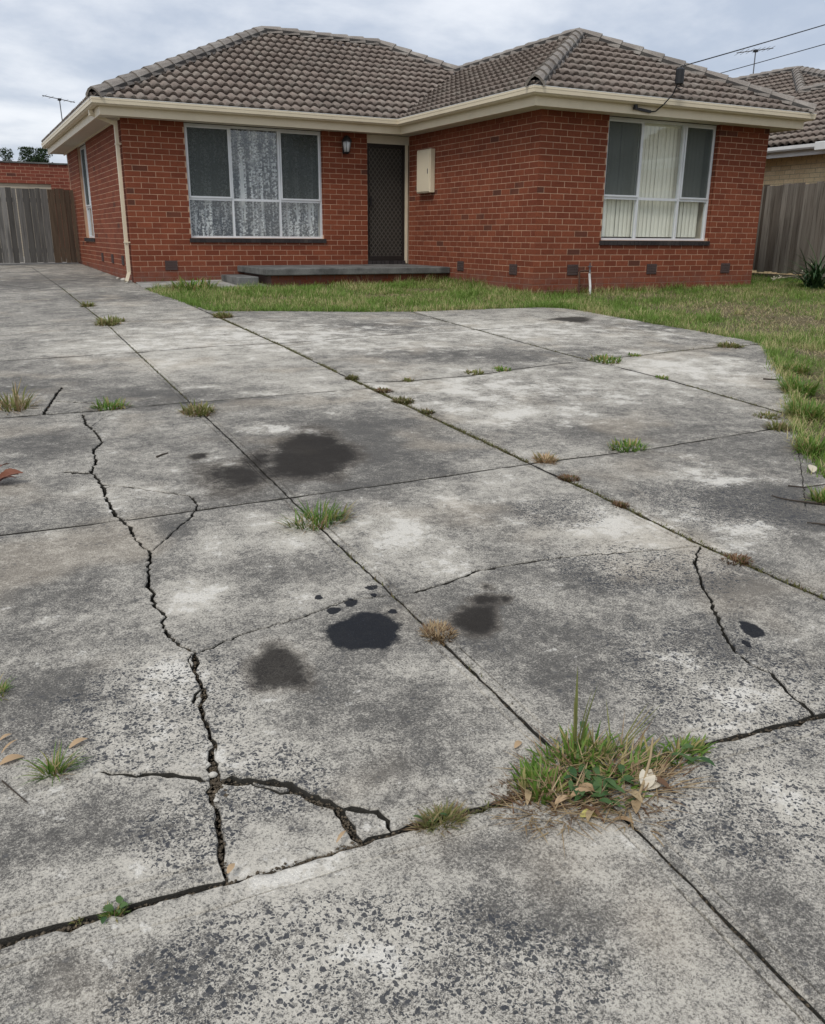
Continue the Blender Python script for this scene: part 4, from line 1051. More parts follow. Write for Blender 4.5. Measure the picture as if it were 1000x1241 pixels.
nb = thing('neighbouring_house', 'cream brick house with grey tile roof behind the paling fence', 'house', (17, 13, 0))
NX, NE = 15.25, 14.80
nw_ = []
ntf = TF['W'](NX, 4.0); ncore = core('wall', nb, 18.0, -.3, 2.36, [], ntf, M['creammortar'])
for p_, q_, z in lay(18.0, -.05, 2.33, [], 0): nw_.append((ncore, 'creambrick', ntf((p_+q_)/2, 0, z), q_-p_, -math.pi/2, True))
place_bricks(nw_, set(id(w_) for w_ in nw_ if w_[2][2] > 1.55 and 11.5 < w_[2][1] < 14.5))
p = MB(); p.box(NX+.12, 22, 4, 22, -.3, 2.3); p.build('body', M['creammortar'], nb)
NZ = 2.50
neave = [(NE, 22.5), (NE, 3.5)]
sweep('gutter', neave, [(-.11, NZ-.01), (-.11, NZ-.08), (-.02, NZ-.09), (0, NZ-.06), (0, NZ), (-.012, NZ), (-.02, NZ-.06), (-.10, NZ-.06)], M['white'], nb)
sweep('fascia', neave, [(-.112, NZ-.02), (-.112, NZ-.19), (-.13, NZ-.19), (-.13, NZ-.02)], M['white'], nb)
sweep('soffit', neave, [(-.13, 2.345), (-.13, 2.353), (-.60, 2.353), (-.60, 2.345)], M['soffit'], nb)
rh = on_x(995, 177, NE-.04); p = MB(); p.cbox(NE-.10, NE-.004, rh[1]-.16, rh[1]+.10, rh[2]-.07, rh[2]+.08, .01); p.build('rainwater_head', M['white'], nb)
TN = math.tan(math.radians(25)); ZN = NZ-.02
def on_roof(px, py):               # pixel -> point on the neighbour's roof slope that faces the fence
    d = ray(px, py); t_ = (ZN-TN*NE-CAM[2])/(d[2]-TN*d[0]); return CAM+d*t_
ap = on_roof(965, 88); hv = on_roof(972, 115); hr = on_roof(1000, 105)
hr2 = on_roof(1034, 102)
npoly = [(NE, 3.6), (hr2[0], 3.6), (hr2[0], hr2[1]), (hr[0], hr[1]), (hv[0], hv[1]), (ap[0], ap[1]), (ap[0], 22.4), (NE, 22.4)]
zn = lambda d: ZN+d*TN
V = [(x, y, zn(x-NE)-.03) for x, y in npoly]
# slope in convex pieces so that tiles can be trimmed to each
polyA = [(NE, hv[1]), (NE, 22.4), (ap[0], 22.4), (ap[0], ap[1]), (hv[0], hv[1])]
polyB = [(NE, 3.6), (NE, hv[1]), (hv[0], hv[1]), (hr2[0], hr2[1]), (hr2[0], 3.6)]
p = MB()
for pl in (polyA, polyB): p.add([(x, y, zn(x-NE)-.03) for x, y in pl], [tuple(range(len(pl)))])
p.add([(ap[0], ap[1], zn(ap[0]-NE)-.03), (ap[0], 22.4, zn(ap[0]-NE)-.03), (ap[0]+4, 22.4, NZ), (ap[0]+4, ap[1], NZ)], [(0, 1, 2, 3)])
p.add([(hr2[0], 3.6, zn(hr2[0]-NE)-.03), (hr2[0], hr2[1], zn(hr2[0]-NE)-.03), (hr2[0]+5, hr2[1], NZ), (hr2[0]+5, 3.6, NZ)], [(0, 1, 2, 3)])
hA, hV, hR = np.array([*ap[:2], zn(ap[0]-NE)]), np.array([*hv[:2], zn(hv[0]-NE)]), np.array([*hr2[:2], zn(hr2[0]-NE)])
hX = hR.copy()
p.add([hA-[0, 0, .03], hV-[0, 0, .03], hR-[0, 0, .03]], [(0, 1, 2)])
nroof = p.build('roof', M['bedding'], nb)
la = tile_face(polyA, (NE, 22.4), (0, -1), (1, 0), TN, zn); lb = tile_face(polyB, (NE, hv[1]), (0, -1), (1, 0), TN, zn)
put_tiles(nroof, [(la, True), (lb, True)], 220, M['tile'])
# small front slope between hip and valley
fp = [(float(v[0]), float(v[1])) for v in (hA, hV, hR)]
nn_ = np.cross(hV-hA, hX-hA); nn_ /= np.linalg.norm(nn_); nn_ = nn_ if nn_[2] > 0 else -nn_
upd = -nn_[:2]/np.linalg.norm(nn_[:2]); tn2 = np.linalg.norm(nn_[:2])/nn_[2]; ud = (upd[1], -upd[0])
low = min(fp, key=lambda q_: q_[0]*upd[0]+q_[1]*upd[1]); zl = hA[2]-((hA[0]-low[0])*upd[0]+(hA[1]-low[1])*upd[1])*tn2
put_tiles(nroof, [(tile_face(fp, low, ud, tuple(upd), tn2, lambda d: zl+d*tn2), True)], 40, M['tile'])
up_ = np.array([0, 0, .05])
ridge_line(nroof, hV+up_, hA+up_, M['ridge'], M['bedding'], .33)
ridge_line(nroof, np.array([ap[0], 22.3, hA[2]])+up_, hA+up_, M['ridge'], M['bedding'])
ridge_line(nroof, hX+up_, hA+up_, M['ridge'], M['bedding'])
ridge_line(nroof, hV+up_, hR+up_, M['ridge'], M['bedding'])

# ---- aerials and wires
def antenna(base, top, label, boom, elems, tilt):
    a_ = thing('tv_antenna', label, 'antenna', base); b_ = np.array(base); t_ = np.array(top)
    p = MB(); p.tube([b_, t_], .016, 8); p.build('mast', M['steel'], a_)
    bd = np.array([math.cos(boom), math.sin(boom), tilt]); bd /= np.linalg.norm(bd); ed = np.array([-math.sin(boom), math.cos(boom), 0])
    p = MB(); p.tube([t_-bd*.52, t_+bd*.48], .013, 6); p.build('boom', M['steel'], a_)
    p = MB(); p.cbox(t_[0]-.05, t_[0]+.05, t_[1]-.05, t_[1]+.05, t_[2]-.045, t_[2]+.02); p.build('clamp', M['black'], a_)
    for s_, L in elems:
        p = MB(); c = t_+bd*s_; p.tube([c-ed*L, c+ed*L], .005, 5); p.build('element', M['steel'], a_)
nm_top = on_x(916, 61, ap[0]+.9)
antenna((nm_top[0]+.02, nm_top[1], zn(ap[0]-NE)-.3), nm_top, 'thin tv antenna on a mast above the neighbouring roof', math.radians(-30), [(-.45, .42), (-.3, .40), (-.15, .38), (0.02, .38), (.15, .36), (.28, .34), (.42, .32)], .12)
la_top = on_y(72, 120, 32); antenna((la_top[0]+.12, 32, .2), la_top, 'tv antenna on a pole behind the brick garage', math.radians(8), [(-.45, .3), (-.25, .3), (.0, .3), (.2, .28), (.4, .26)], -.12)
def wire(a, b, sag, r_, label):
    a = np.array(a); b = np.array(b); n = 24; L = [a+(b-a)*i/n-np.array([0, 0, sag*4*(i/n)*(1-i/n)]) for i in range(n+1)]
    p = MB(); p.tube(L, r_, 6); o = p.build('overhead_cable', M['cable']); tag(o, label, 'cable', None); return o
s_ = pi_+np.array([0, 0, .12]); q_ = CAM+ray(1000, 21)*13.8; wire(s_, s_+(q_-s_)*8, .25, .0085, 'black service cable running from the fascia insulator out to the street')
a_ = CAM+ray(862, 89)*20; b_ = CAM+ray(1000, 48)*17; wire(a_-(b_-a_)*1.0, a_+(b_-a_)*6, .1, .008, 'thin overhead wire passing behind the roof and the antenna')

# ---- garden tap
tp = thing('garden_tap', 'white standpipe with a small tap against the brick wall', 'tap', (8.60, Y2-.10, float(gz(8.6, Y2-.1))))
p = MB(); p.tube([(8.62, Y2-.12, -.15), (8.615, Y2-.12, .05), (8.60, Y2-.10, .245)], .018, 10); p.build('pipe', M['pvc'], tp)
p = MB(); p.tube([(8.60, Y2-.10, .245), (8.60, Y2-.10, .33)], .014, 8); p.tube([(8.60, Y2-.10, .30), (8.56, Y2-.16, .29), (8.55, Y2-.17, .25)], .012, 8); p.build('spout', M['steel'], tp)
p = MB(); p.tube([(8.565, Y2-.10, .345), (8.635, Y2-.10, .345)], .010, 6); p.tube([(8.60, Y2-.10, .33), (8.60, Y2-.10, .40)], .008, 6); p.build('handle', M['steel'], tp)
p = MB(); p.tube([(8.46, Y2-.05, -.1), (8.45, Y2-.05, .27), (8.47, Y2-.06, .28), (8.60, Y2-.10, .285)], .013, 8); p.build('supply_pipe', M['copper'], tp)

# ================================================================== VEGETATION
def blades(base, az, L, lean, wd, curl, segs=3):
    """base N x 3, all others N; returns verts, quads, tris"""
    base = np.asarray(base, float); N = len(base); f = np.stack([np.cos(az), np.sin(az), np.zeros(N)], -1); sd_ = np.stack([-np.sin(az), np.cos(az), np.zeros(N)], -1)
    lv = np.linspace(0, 1, segs+1); V = np.zeros((N, 2*segs+1, 3)); p = base.copy(); ang_ = lean.copy()
    for i in range(segs):
        w_ = wd*(1-0.75*lv[i]**1.5)
        V[:, 2*i] = p-sd_*(w_/2)[:, None]; V[:, 2*i+1] = p+sd_*(w_/2)[:, None]
        stp = (L/segs)[:, None]*(f*np.sin(ang_)[:, None]+np.array([0, 0, 1.0])*np.cos(ang_)[:, None]); p = p+stp; ang_ = ang_+curl
    V[:, 2*segs] = p
    b = (np.arange(N)*(2*segs+1))[:, None]
    q = np.concatenate([b+np.array([[2*i, 2*i+1, 2*i+3, 2*i+2]]) for i in range(segs-1)], 0) if segs > 1 else np.zeros((0, 4), int)
    t = b+np.array([[2*segs-2, 2*segs-1, 2*segs]])
    return V.reshape(-1, 3), q, t
def blade_obj(name, mat, parent, parts, loc=(0, 0, 0)):
    Vs, Qs, Ts, o = [], [], [], 0
    for V, q, t in parts: Vs.append(V); Qs.append(q+o); Ts.append(t+o); o += len(V)
    return link(bpy.data.objects.new(name, np_mesh(name, np.concatenate(Vs), np.concatenate(Qs), np.concatenate(Ts), mat)), parent, loc)
def U(a, b, n): return nrg.uniform(a, b, n)
def tuft_blades(c, n, L, spread, lean=(0.1, 0.9), wd=(.002, .004), curl=(.05, .45), rx=None, ry=None, lvar=.5):
    rx = spread if rx is None else rx; ry = spread if ry is None else ry
    r_ = np.sqrt(U(0, 1, n)); a_ = U(0, 2*math.pi, n); bx = c[0]+rx*r_*np.cos(a_); by = c[1]+ry*r_*np.sin(a_)
    az = np.where(nrg.random(n) < .7, np.arctan2(by-c[1], bx-c[0])+U(-.6, .6, n), U(0, 2*math.pi, n))
    base = np.stack([bx, by, gz(bx, by)-.006], -1)
    return blades(base, az, L*(1-lvar*nrg.random(n)), U(*lean, n), U(*wd, n), U(*curl, n))

# ---- lawn: soil sheet plus blades
LX0, LX1 = 2.7, FX-.02
def lawn_ok(x, y):
    if inside([(x, y)], edge_poly)[0]: return False
    return True
edge_poly = [tuple(p) for p in outline]
P_front = np.array([p for p in edge_w]); 
house_plan = [(X0, Y1), (XM, Y1), (XM, Y2), (XR, Y2), (XR, YB), (X0, YB)]
xs = np.arange(2.0, FX+.05, .10); ys = np.arange(-1.2, 21.0, .10)
XX, YY = np.meshgrid((xs[:-1]+xs[1:])/2, (ys[:-1]+ys[1:])/2)
okm = ~inside(np.stack([XX.ravel(), YY.ravel()], -1), edge_poly)
okd = {}
okm = okm.reshape(XX.shape)
V, _q = grid_sheet(xs, ys, -.012, lambda *a: False, .010)
nx = len(xs); jj, ii = np.nonzero(okm); a0 = jj*nx+ii
lq = np.stack([a0, a0+1, a0+nx+1, a0+nx], -1)
lawn = link(bpy.data.objects.new('lawn', np_mesh('lawn', V, lq, [], M['dirt'], True))); tag(lawn, 'patchy front lawn soil between driveway and house', kind='structure')
def scatter(n, box, test):
    P = np.stack([U(box[0], box[1], n), U(box[2], box[3], n)], -1); return P[test(P)]
def vnoise(x, y, s, seed):         # cheap smooth noise for patchiness
    g_ = np.random.default_rng(seed).random((64, 64)); u = (x*s) % 63; v = (y*s) % 63; i = u.astype(int); j = v.astype(int); fu = u-i; fv = v-j
    fu = fu*fu*(3-2*fu); fv = fv*fv*(3-2*fv); i2, j2 = (i+1) % 64, (j+1) % 64
    return (g_[i, j]*(1-fu)+g_[i2, j]*fu)*(1-fv)+(g_[i, j2]*(1-fu)+g_[i2, j2]*fu)*fv
bare = [ell(890, 375, 95, 10), ell(975, 388, 70, 10), ell(985, 475, 24, 16), ell(950, 392, 60, 8), ell(690, 352, 40, 4), ell(470, 358, 60, 4), ell(520, 352, 50, 4), ell(330, 362, 40, 4), ell(780, 358, 40, 4), ell(985, 430, 30, 14)]
def bare_f(P):
    acc = np.zeros(len(P))
    for cx, cy, th, a, b in bare:
        d = P-np.array([cx, cy]); c_, s_ = math.cos(th), math.sin(th)
        acc = np.maximum(acc, np.clip(1.25-np.hypot((d[:, 0]*c_+d[:, 1]*s_)/a, (-d[:, 0]*s_+d[:, 1]*c_)/b), 0, 1))
    return acc
slab_keep = [(4.28, 13.34), (XM, 13.34), (XM, Y1), (3.95, Y1), (3.95, 13.7), (4.28, 13.7)]
path_poly = [tuple(v[:2]) for v in Vp]
def lawn_test(P):
    return (~inside(P, edge_poly)) & (~inside(P, house_plan)) & (~inside(P, slab_keep)) & (~inside(P, path_poly)) & (P[:, 0] < FX-.03)
def lawn_blades(n, box, Lr, wr, seed, short=False):
    P = scatter(n, box, lawn_test); b_ = bare_f(P); k = vnoise(P[:, 0], P[:, 1], 1.7, seed)*.6+vnoise(P[:, 0], P[:, 1], 5.3, seed+1)*.4
    keep = nrg.random(len(P)) < np.clip(1.25-b_*1.1, .12, 1)*(0.15+1.1*k); P, b_, k = P[keep], b_[keep], k[keep]; N = len(P)
    # the grass stands longer along walls and driveway edge
    L = U(*Lr, N)*(0.55+0.9*k)*(1-.5*b_)
    base = np.stack([P[:, 0], P[:, 1], gz(P[:, 0], P[:, 1])-.015], -1)
    return blades(base, U(0, 6.283, N), L, U(.05, 1.1, N), U(*wr, N)*.8, U(.1, .5, N)), b_
parts, parts_s = [], []
for n, box, Lr, wr in ((150000, (2.7, 8.0, 7.5, 15.0), (.05, .13), (.005, .010)), (130000, (5.5, 13.9, 5.5, 12.6), (.04, .10), (.004, .009)), (60000, (3.2, 8.5, 2.2, 6.5), (.03, .09), (.003, .006)), (26000, (12.2, 13.9, 11, 14.5), (.05, .12), (.005, .009)), (75000, (4.5, 13.9, -1.0, 6.0), (.04, .10), (.004, .009))):
    (V, q, t), b_ = lawn_blades(n, box, Lr, wr, 5)
    parts.append((V, q, t))
for _i in range(330):
    q_ = scatter(1, (3.0, 13.8, 4.5, 14.8), lawn_test)
    if len(q_): parts.append(tuft_blades((q_[0][0], q_[0][1]), int(nrg.integers(18, 60)), nrg.uniform(.09, .19), nrg.uniform(.04, .12), (.05, 1.0), (.004, .008), (.1, .45)))
go = blade_obj('lawn_grass', M['grass'], None, parts); tag(go, 'patchy green and straw coloured lawn grass before the house', 'grass', None, 'stuff')
# dead thatch on the bare patches
P = scatter(110000, (2.9, 13.9, 4.0, 15.0), lawn_test); b_ = bare_f(P); P = P[nrg.random(len(P)) < b_*1.1+.08]; N = len(P)
base = np.stack([P[:, 0], P[:, 1], gz(P[:, 0], P[:, 1])-.008], -1)
go = blade_obj('dead_thatch', M['straw'], None, [blades(base, U(0, 6.28, N), U(.03, .08, N), U(.9, 1.5, N), U(.004, .009, N), U(-.1, .2, N))]); tag(go, 'straw coloured dead grass over the bare lawn patches', 'grass', None, 'stuff')
# longer fringe along the edge of the driveway and foot of the walls
fr_pts = []
for a, b in zip(edge_w[:-1], edge_w[1:]):
    a = np.array(a); b = np.array(b); n = int(np.linalg.norm(b-a)*420)
    if n: t_ = nrg.random((n, 1)); fr_pts.append(a+(b-a)*t_+nrg.normal(0, .030, (n, 2)))
fr_pts = np.concatenate(fr_pts)
wl = []
for (a, b, nrm) in (((XM, Y2), (XR, Y2), (0, -1)), ((XM, Y2), (XM, 13.4), (-1, 0)), ((4.3, 13.38), (XM, 13.38), (0, -1)), ((XR, Y2), (XR, 13), (1, 0)), ((FX, 7), (FX, 14), (-1, 0))):
    a = np.array(a, float); b = np.array(b, float); n = int(np.linalg.norm(b-a)*330); t_ = nrg.random((n, 1)); wl.append(a+(b-a)*t_+np.array(nrm)*np.abs(nrg.normal(0.02, .07, (n, 1))))
wl = np.concatenate(wl); keepw = vnoise(wl[:, 0], wl[:, 1], 2.7, 31) > .35; wl = wl[keepw]
fe = np.concatenate([fr_pts, wl]); kk = vnoise(fe[:, 0], fe[:, 1], 2.2, 9); N = len(fe)
L = np.concatenate([U(.05, .12, len(fr_pts)), U(.08, .19, len(wl))])*(.5+.8*kk)
base = np.stack([fe[:, 0], fe[:, 1], gz(fe[:, 0], fe[:, 1])-.02], -1)
go = blade_obj('edge_grass', M['grass'], None, [blades(base, U(0, 6.28, N), L, U(.05, .8, N), U(.004, .008, N), U(.1, .45, N))]); tag(go, 'longer grass fringe along the driveway edge and wall foot', 'grass', None, 'stuff')

# ---- weeds, one thing per clump.  (pixel x, y, half width px, half depth px, height px, greens, dries, material, label)
def weed(px, py, hw, hd, hp, ng, nd_, mat, label, nb_=0, group=None, wd=None, name='weed_tuft', lean=(.1, 1.1), dry_mat='dry', dz=0.0, cat='weed'):
    c = gp(px, py); k = pxm(c); e = ell(px, py, hw, hd); a, b = e[3], e[4]; L = hp/k*1.15
    t_ = thing(name, label, cat, (c[0], c[1], c[2]-.01), group)
    wd = (1.3/k, 2.6/k) if wd is None else wd
    if ng: blade_obj('green_blades', M[mat], t_, [tuft_blades(c, ng, L, a, lean, wd, (.05, .5), a*.8, min(b, a*1.2)*.8)])
    if nd_: blade_obj('dry_stalks', M[dry_mat], t_, [tuft_blades(c, nd_, L*.8, a, (.5, 1.5), (wd[0]*.7, wd[1]*.8), (-.05, .25), a*.9, min(b, a*1.3)*.9)])
    if nb_: leaves(t_, c, nb_, a, b, L)
    return t_
def leaf_geo(L, W, droop=.25, fold=.15, n=5):
    V = []; F = []
    for i in range(n+1):
        f = i/n; w_ = W*math.sin(math.pi*min(1, f*.92+.06))**.8; z = -droop*L*(f-.35)**2
        V += [(f*L, -w_/2, z+fold*w_), (f*L, 0, z), (f*L, w_/2, z+fold*w_)]
    for i in range(n): F += [(3*i, 3*i+3, 3*i+4, 3*i+1), (3*i+1, 3*i+4, 3*i+5, 3*i+2)]
    return V, F
def put_leaf(name, mat, parent, c, L, W, az, pitch, roll=0.0, droop=.5, label=None, cat=None, group=None):
    V, F = leaf_geo(L, W, droop)
    R = Matrix.Rotation(az, 4, 'Z') @ Matrix.Rotation(-pitch, 4, 'Y') @ Matrix.Rotation(roll, 4, 'X')
    V = [tuple(R @ Vector(v)+Vector((float(c[0]), float(c[1]), float(c[2])))) for v in V] if parent else [tuple(R @ Vector(v)) for v in V]
    o = mobj(name, V, F, mat, parent, (0, 0, 0) if parent else tuple(float(x) for x in c), True)
    if label: tag(o, label, cat, group)
    return o
def leaves(t_, c, n, a, b, L):
    for i in range(n):
        r_ = math.sqrt(rnd.random())*.75; th = rnd.uniform(0, 6.28); x, y = c[0]+a*r_*math.cos(th), c[1]+min(b, a)*r_*math.sin(th)
        put_leaf('leaf', M['broad'], t_, (x, y, float(gz(x, y))+rnd.uniform(.004, .02)), rnd.uniform(.45, .9)*min(.09, L*.8), rnd.uniform(.008, .015), rnd.uniform(0, 6.28), rnd.uniform(.05, .7))

# the big clump where the long joint meets the cross joint
big = thing('weed_clump', 'largest clump of grass, broad leaved weeds and dry stalks at the joint crossing', 'weed', gp(720, 945))
cG, cD, cR, cM = [], [], [], []
def at(px, py): return gp(px, py)
cG.append(tuft_blades(at(653, 958), 85, 0.066, .05, (.05, 0.75), (0.0081, 0.0149), (.02, .25), .045, .05, .35))
cG.append(tuft_blades(at(700, 915), 100, 0.075, .05, (.1, 1.05), (0.0054, 0.0095), (.05, .35), .070, .05, .55))
cG.append(tuft_blades(at(755, 928), 110, 0.084, .05, (.5, 1.35), (0.0054, 0.0108), (.05, .35), .080, .05, .5))
cG.append(tuft_blades(at(680, 930), 70, 0.070, .05, (.2, 1.25), (0.0054, 0.0095), (.05, .4), .070, .05, .5))
cG.append(tuft_blades(at(822, 914), 130, 0.057, .05, (.3, 1.35), (0.0054, 0.0108), (.1, .45), .070, .035, .5))
cG.append(tuft_blades(at(735, 958), 90, 0.062, .05, (.6, 1.45), (0.0068, 0.0121), (.1, .4), .09, .06, .5))
blade_obj('green_blades', M['weed'], big, cG)
cG2 = [tuft_blades(at(697, 908), 5, .24, .02, (.02, .20), (.007, .011), (.0, .08), .012, .012, .35), tuft_blades(at(740, 912), 9, .17, .02, (.3, .8), (.004, .006), (.0, .12), .04, .03, .3), tuft_blades(at(725, 915), 8, .10, .02, (.0, .4), (.004, .006), (.0, .1), .06, .03, .3)]
blade_obj('tall_blades', M['weedyellow'], big, cG2)
for px, py, n, L, sx, sy in ((690, 978, 170, .13, .09, .05), (650, 982, 90, .10, .06, .03), (770, 955, 170, .14, .09, .05), (720, 940, 150, .16, .12, .06), (765, 985, 60, .09, .05, .05), (800, 925, 50, .08, .05, .03), (665, 930, 60, .10, .07, .05)):
    cD.append(tuft_blades(at(px, py), n, L, sx, (.95, 1.5), (.002, .005), (-.1, .2), sx, sy, .6))
blade_obj('dry_stalks', M['dry'], big, cD)
for px, py, n, sx, sy in ((640, 960, 260, .07, .07), (690, 960, 300, .12, .08), (740, 960, 250, .12, .07), (690, 920, 250, .12, .06), (780, 935, 200, .10, .05)):
    cR.append(tuft_blades(at(px, py), n, .04, sx, (1.0, 1.55), (.002, .004), (-.1, .2), sx, sy, .5))
blade_obj('leaf_litter', M['rust'], big, cR)
for px, py, n in ((712, 962, 13), (705, 947, 5), (745, 970, 10), (752, 948, 5), (828, 917, 5), (690, 900, 2)):
    for i in range(n):
        c = at(px+rnd.uniform(-22, 22), py+rnd.uniform(-12, 14)); put_leaf('leaf', M['broad'], big, c+np.array([0, 0, rnd.uniform(.006, .03)]), rnd.uniform(.026, .055), rnd.uniform(.011, .020), rnd.uniform(0, 6.28), rnd.uniform(0, .6))

for px, py in ((690, 975), (672, 980), (705, 982), (740, 985), (760, 968), (785, 950), (700, 960), (655, 972), (770, 978), (640, 965), (720, 988), (680, 940), (795, 930), (745, 955)):
    put_leaf('dry_leaf', M['dry' if rnd.random() < .5 else 'tanleaf'], big, at(px, py)+np.array([0, 0, rnd.uniform(.008, .022)]), rnd.uniform(.035, .06), rnd.uniform(.014, .022), rnd.uniform(0, 6.28), rnd.uniform(.0, .4), rnd.uniform(-.5, .5), .8)
sm_ = []
for px, py, n, sx, sy in ((640, 955, 500, .05, .05), (700, 950, 700, .11, .07), (760, 940, 500, .10, .05), (820, 920, 200, .06, .03)):
    c = at(px, py); bx = c[0]+nrg.normal(0, sx*.6, n); by = c[1]+nrg.normal(0, sy*.6, n); sm_.append(blades(np.stack([bx, by, gz(bx, by)-.004], -1), U(0, 6.28, n), U(.006, .014, n), U(.6, 1.5, n), U(.005, .011, n), U(0, .3, n), 2))
blade_obj('soil_crumbs', M['grit'], big, sm_)
W_ = weed
W_(385, 634, 44, 9, 32, 150, 90, 'weed', 'spiky green grass tuft with brown litter beside the large oil stains', 5)
t2 = W_(531, 768, 18, 11, 17, 0, 600, 'weed', 'small dead brown tuft in the joint beside the oil spots', dry_mat='dry', lean=(.3, 1.4))
W_(535, 996, 34, 10, 26, 210, 190, 'weedyellow', 'matted green and straw grass tuft at the chipped crack end', 3)
W_(66, 938, 12, 5, 42, 75, 26, 'weed', 'lone spiky grass tuft beside a dry tan leaf')
W_(240, 500, 22, 12, 14, 190, 110, 'weedyellow', 'low olive grass mat on the joint corner above the oil stain')
W_(134, 494, 26, 4, 14, 130, 26, 'weed', 'bright green grass strip at the top of the long crack')
W_(16, 494, 26, 8, 36, 70, 110, 'weedyellow', 'tall seedy dry weeds at the driveway border beside short cracks')
W_(130, 393, 17, 7, 12, 130, 50, 'weedyellow', 'yellow green weed patch on the far joint crossing')
W_(142, 389, 12, 2.5, 6, 80, 20, 'weedyellow', 'thin weed strip trailing off the far joint crossing')
W_(107, 371, 9, 3.5, 8, 80, 20, 'weedyellow', 'tiny pale weed in the far long joint towards the gate')
W_(270, 384, 13, 4, 7.5, 180, 80, 'weedyellow', 'flat olive weed mat in the joint beside the lawn corner')
W_(734, 437, 22, 5, 9, 140, 50, 'weed', 'leafy weed patch where two thin joints cross')
W_(769, 431, 8, 2, 5, 50, 10, 'weed', 'very small weed beside the leafy joint crossing patch')
W_(803, 458, 9, 2.5, 5, 55, 15, 'weed', 'small flat weed along the thin right joint')
W_(760, 543, 27, 6, 12, 170, 16, 'weed', 'dense bright green weed cushion on a cross joint', 6)
W_(661, 558, 11, 4, 14.4, 40, 330, 'weedyellow', 'orange dry tuft at the crossing of two joints', dry_mat='tanleaf')
W_(690, 580, 11, 4, 8.0, 28, 330, 'moss', 'flat brown moss lump in the wide joint', dry_mat='rust')
W_(752, 612, 9, 3, 8.0, 16, 240, 'moss', 'small dark brown moss lump in the wide joint', dry_mat='rust')
W_(893, 679, 20, 6, 9.600000000000001, 24, 480, 'moss', 'rust coloured dry moss strip in the wide joint', dry_mat='rust')
W_(575, 452, 14, 2.5, 6, 90, 20, 'weedyellow', 'short weed strip with a gap before the next on the cross joint')
W_(608, 448, 12, 2.5, 6, 90, 10, 'weed', 'greener short weed strip on the same cross joint')
W_(494, 461, 8, 2, 5, 50, 20, 'weedyellow', 'tiny weed near the end of a cross joint')
W_(426, 459, 9, 3, 6.0, 140, 40, 'moss', 'flat green moss patch in the wide joint')
W_(465, 474, 10, 3.5, 6.4, 40, 300, 'moss', 'dark brown moss hump in the wide joint', dry_mat='rust')
W_(489, 487, 14, 4, 7.5, 200, 120, 'moss', 'olive moss strip next to the dark brown hump')
W_(518, 500, 9, 3, 6.0, 120, 100, 'moss', 'thin olive and brown moss end in the wide joint')
W_(885, 420, 17, 2.5, 8, 110, 60, 'weedyellow', 'pale dry grass strip on the cross joint by the lawn')
W_(138, 1107, 17, 7, 16, 55, 8, 'weed', 'small leafy green weed in the front cross joint', 9)
W_(94, 1114, 7, 4, 8, 26, 8, 'weedyellow', 'tiny seedling left of the leafy weed in the front joint')
W_(38, 1222, 7, 4, 9, 22, 5, 'weed', 'tiny seedling on the speckled front slab')
W_(-4, 842, 12, 8, 26, 60, 20, 'weed', 'grass blades leaning in from the driveway border')
W_(965, 451, 14, 5, 16, 240, 20, 'weed', 'upright bright grass tuft at the lawn edge')
W_(968, 476, 20, 6, 26, 240, 16, 'weed', 'wide spreading bright grass tuft at the lawn edge')
W_(978, 505, 22, 7, 28, 260, 30, 'weed', 'tall grass tuft where the thin joint meets the lawn')
W_(985, 548, 20, 9, 26, 240, 30, 'weed', 'broad bladed grass tuft beside a pale dry leaf')
W_(998, 608, 14, 8, 22, 170, 30, 'weed', 'dark grass tuft over the long twig')
W_(930, 505, 16, 4, 8, 100, 60, 'weedyellow', 'flat straggling weeds at the end of the thin joint')
W_(945, 519, 18, 4, 12, 120, 60, 'weedyellow', 'straggling weed mat at the end of the cross joint')
W_(235, 352, 34, 6, 18, 260, 40, 'weed', 'leafy weed patch in the lawn corner by the path', 8)
# dead stems by the right hand wall
c = gp(872, 343); t_ = thing('dead_shrub', 'dead grey stems against the right end of the brick wall', 'shrub', c)
blade_obj('stems', M['dry'], t_, [tuft_blades(c, 40, .42, .10, (.05, .8), (.006, .012), (.0, .2), .12, .08)])
blade_obj('dark_stems', M['rust'], t_, [tuft_blades(c, 60, .26, .10, (.2, 1.3), (.006, .012), (.0, .3), .18, .08)])
# thin flowering stems before the wall
c = gp(222, 348); t_ = thing('tall_weed', 'thin brown flowering weed stems before the left brick wall', 'weed', c)
blade_obj('stems', M['rust'], t_, [tuft_blades(c, 16, .40, .10, (.0, .35), (.004, .006), (.0, .1), .22, .06)])
for i in range(7):
    px = rnd.uniform(340, 545); c = gp(px, 345); t_ = thing('seed_stem', 'thin dry seed stem standing in the grass before the porch', 'weed', c, 'seed stems before the porch')
    blade_obj('stalk', M['straw'], t_, [tuft_blades(c, 5, rnd.uniform(.16, .30), .04, (.0, .5), (.004, .007), (.0, .15), .06, .05)])
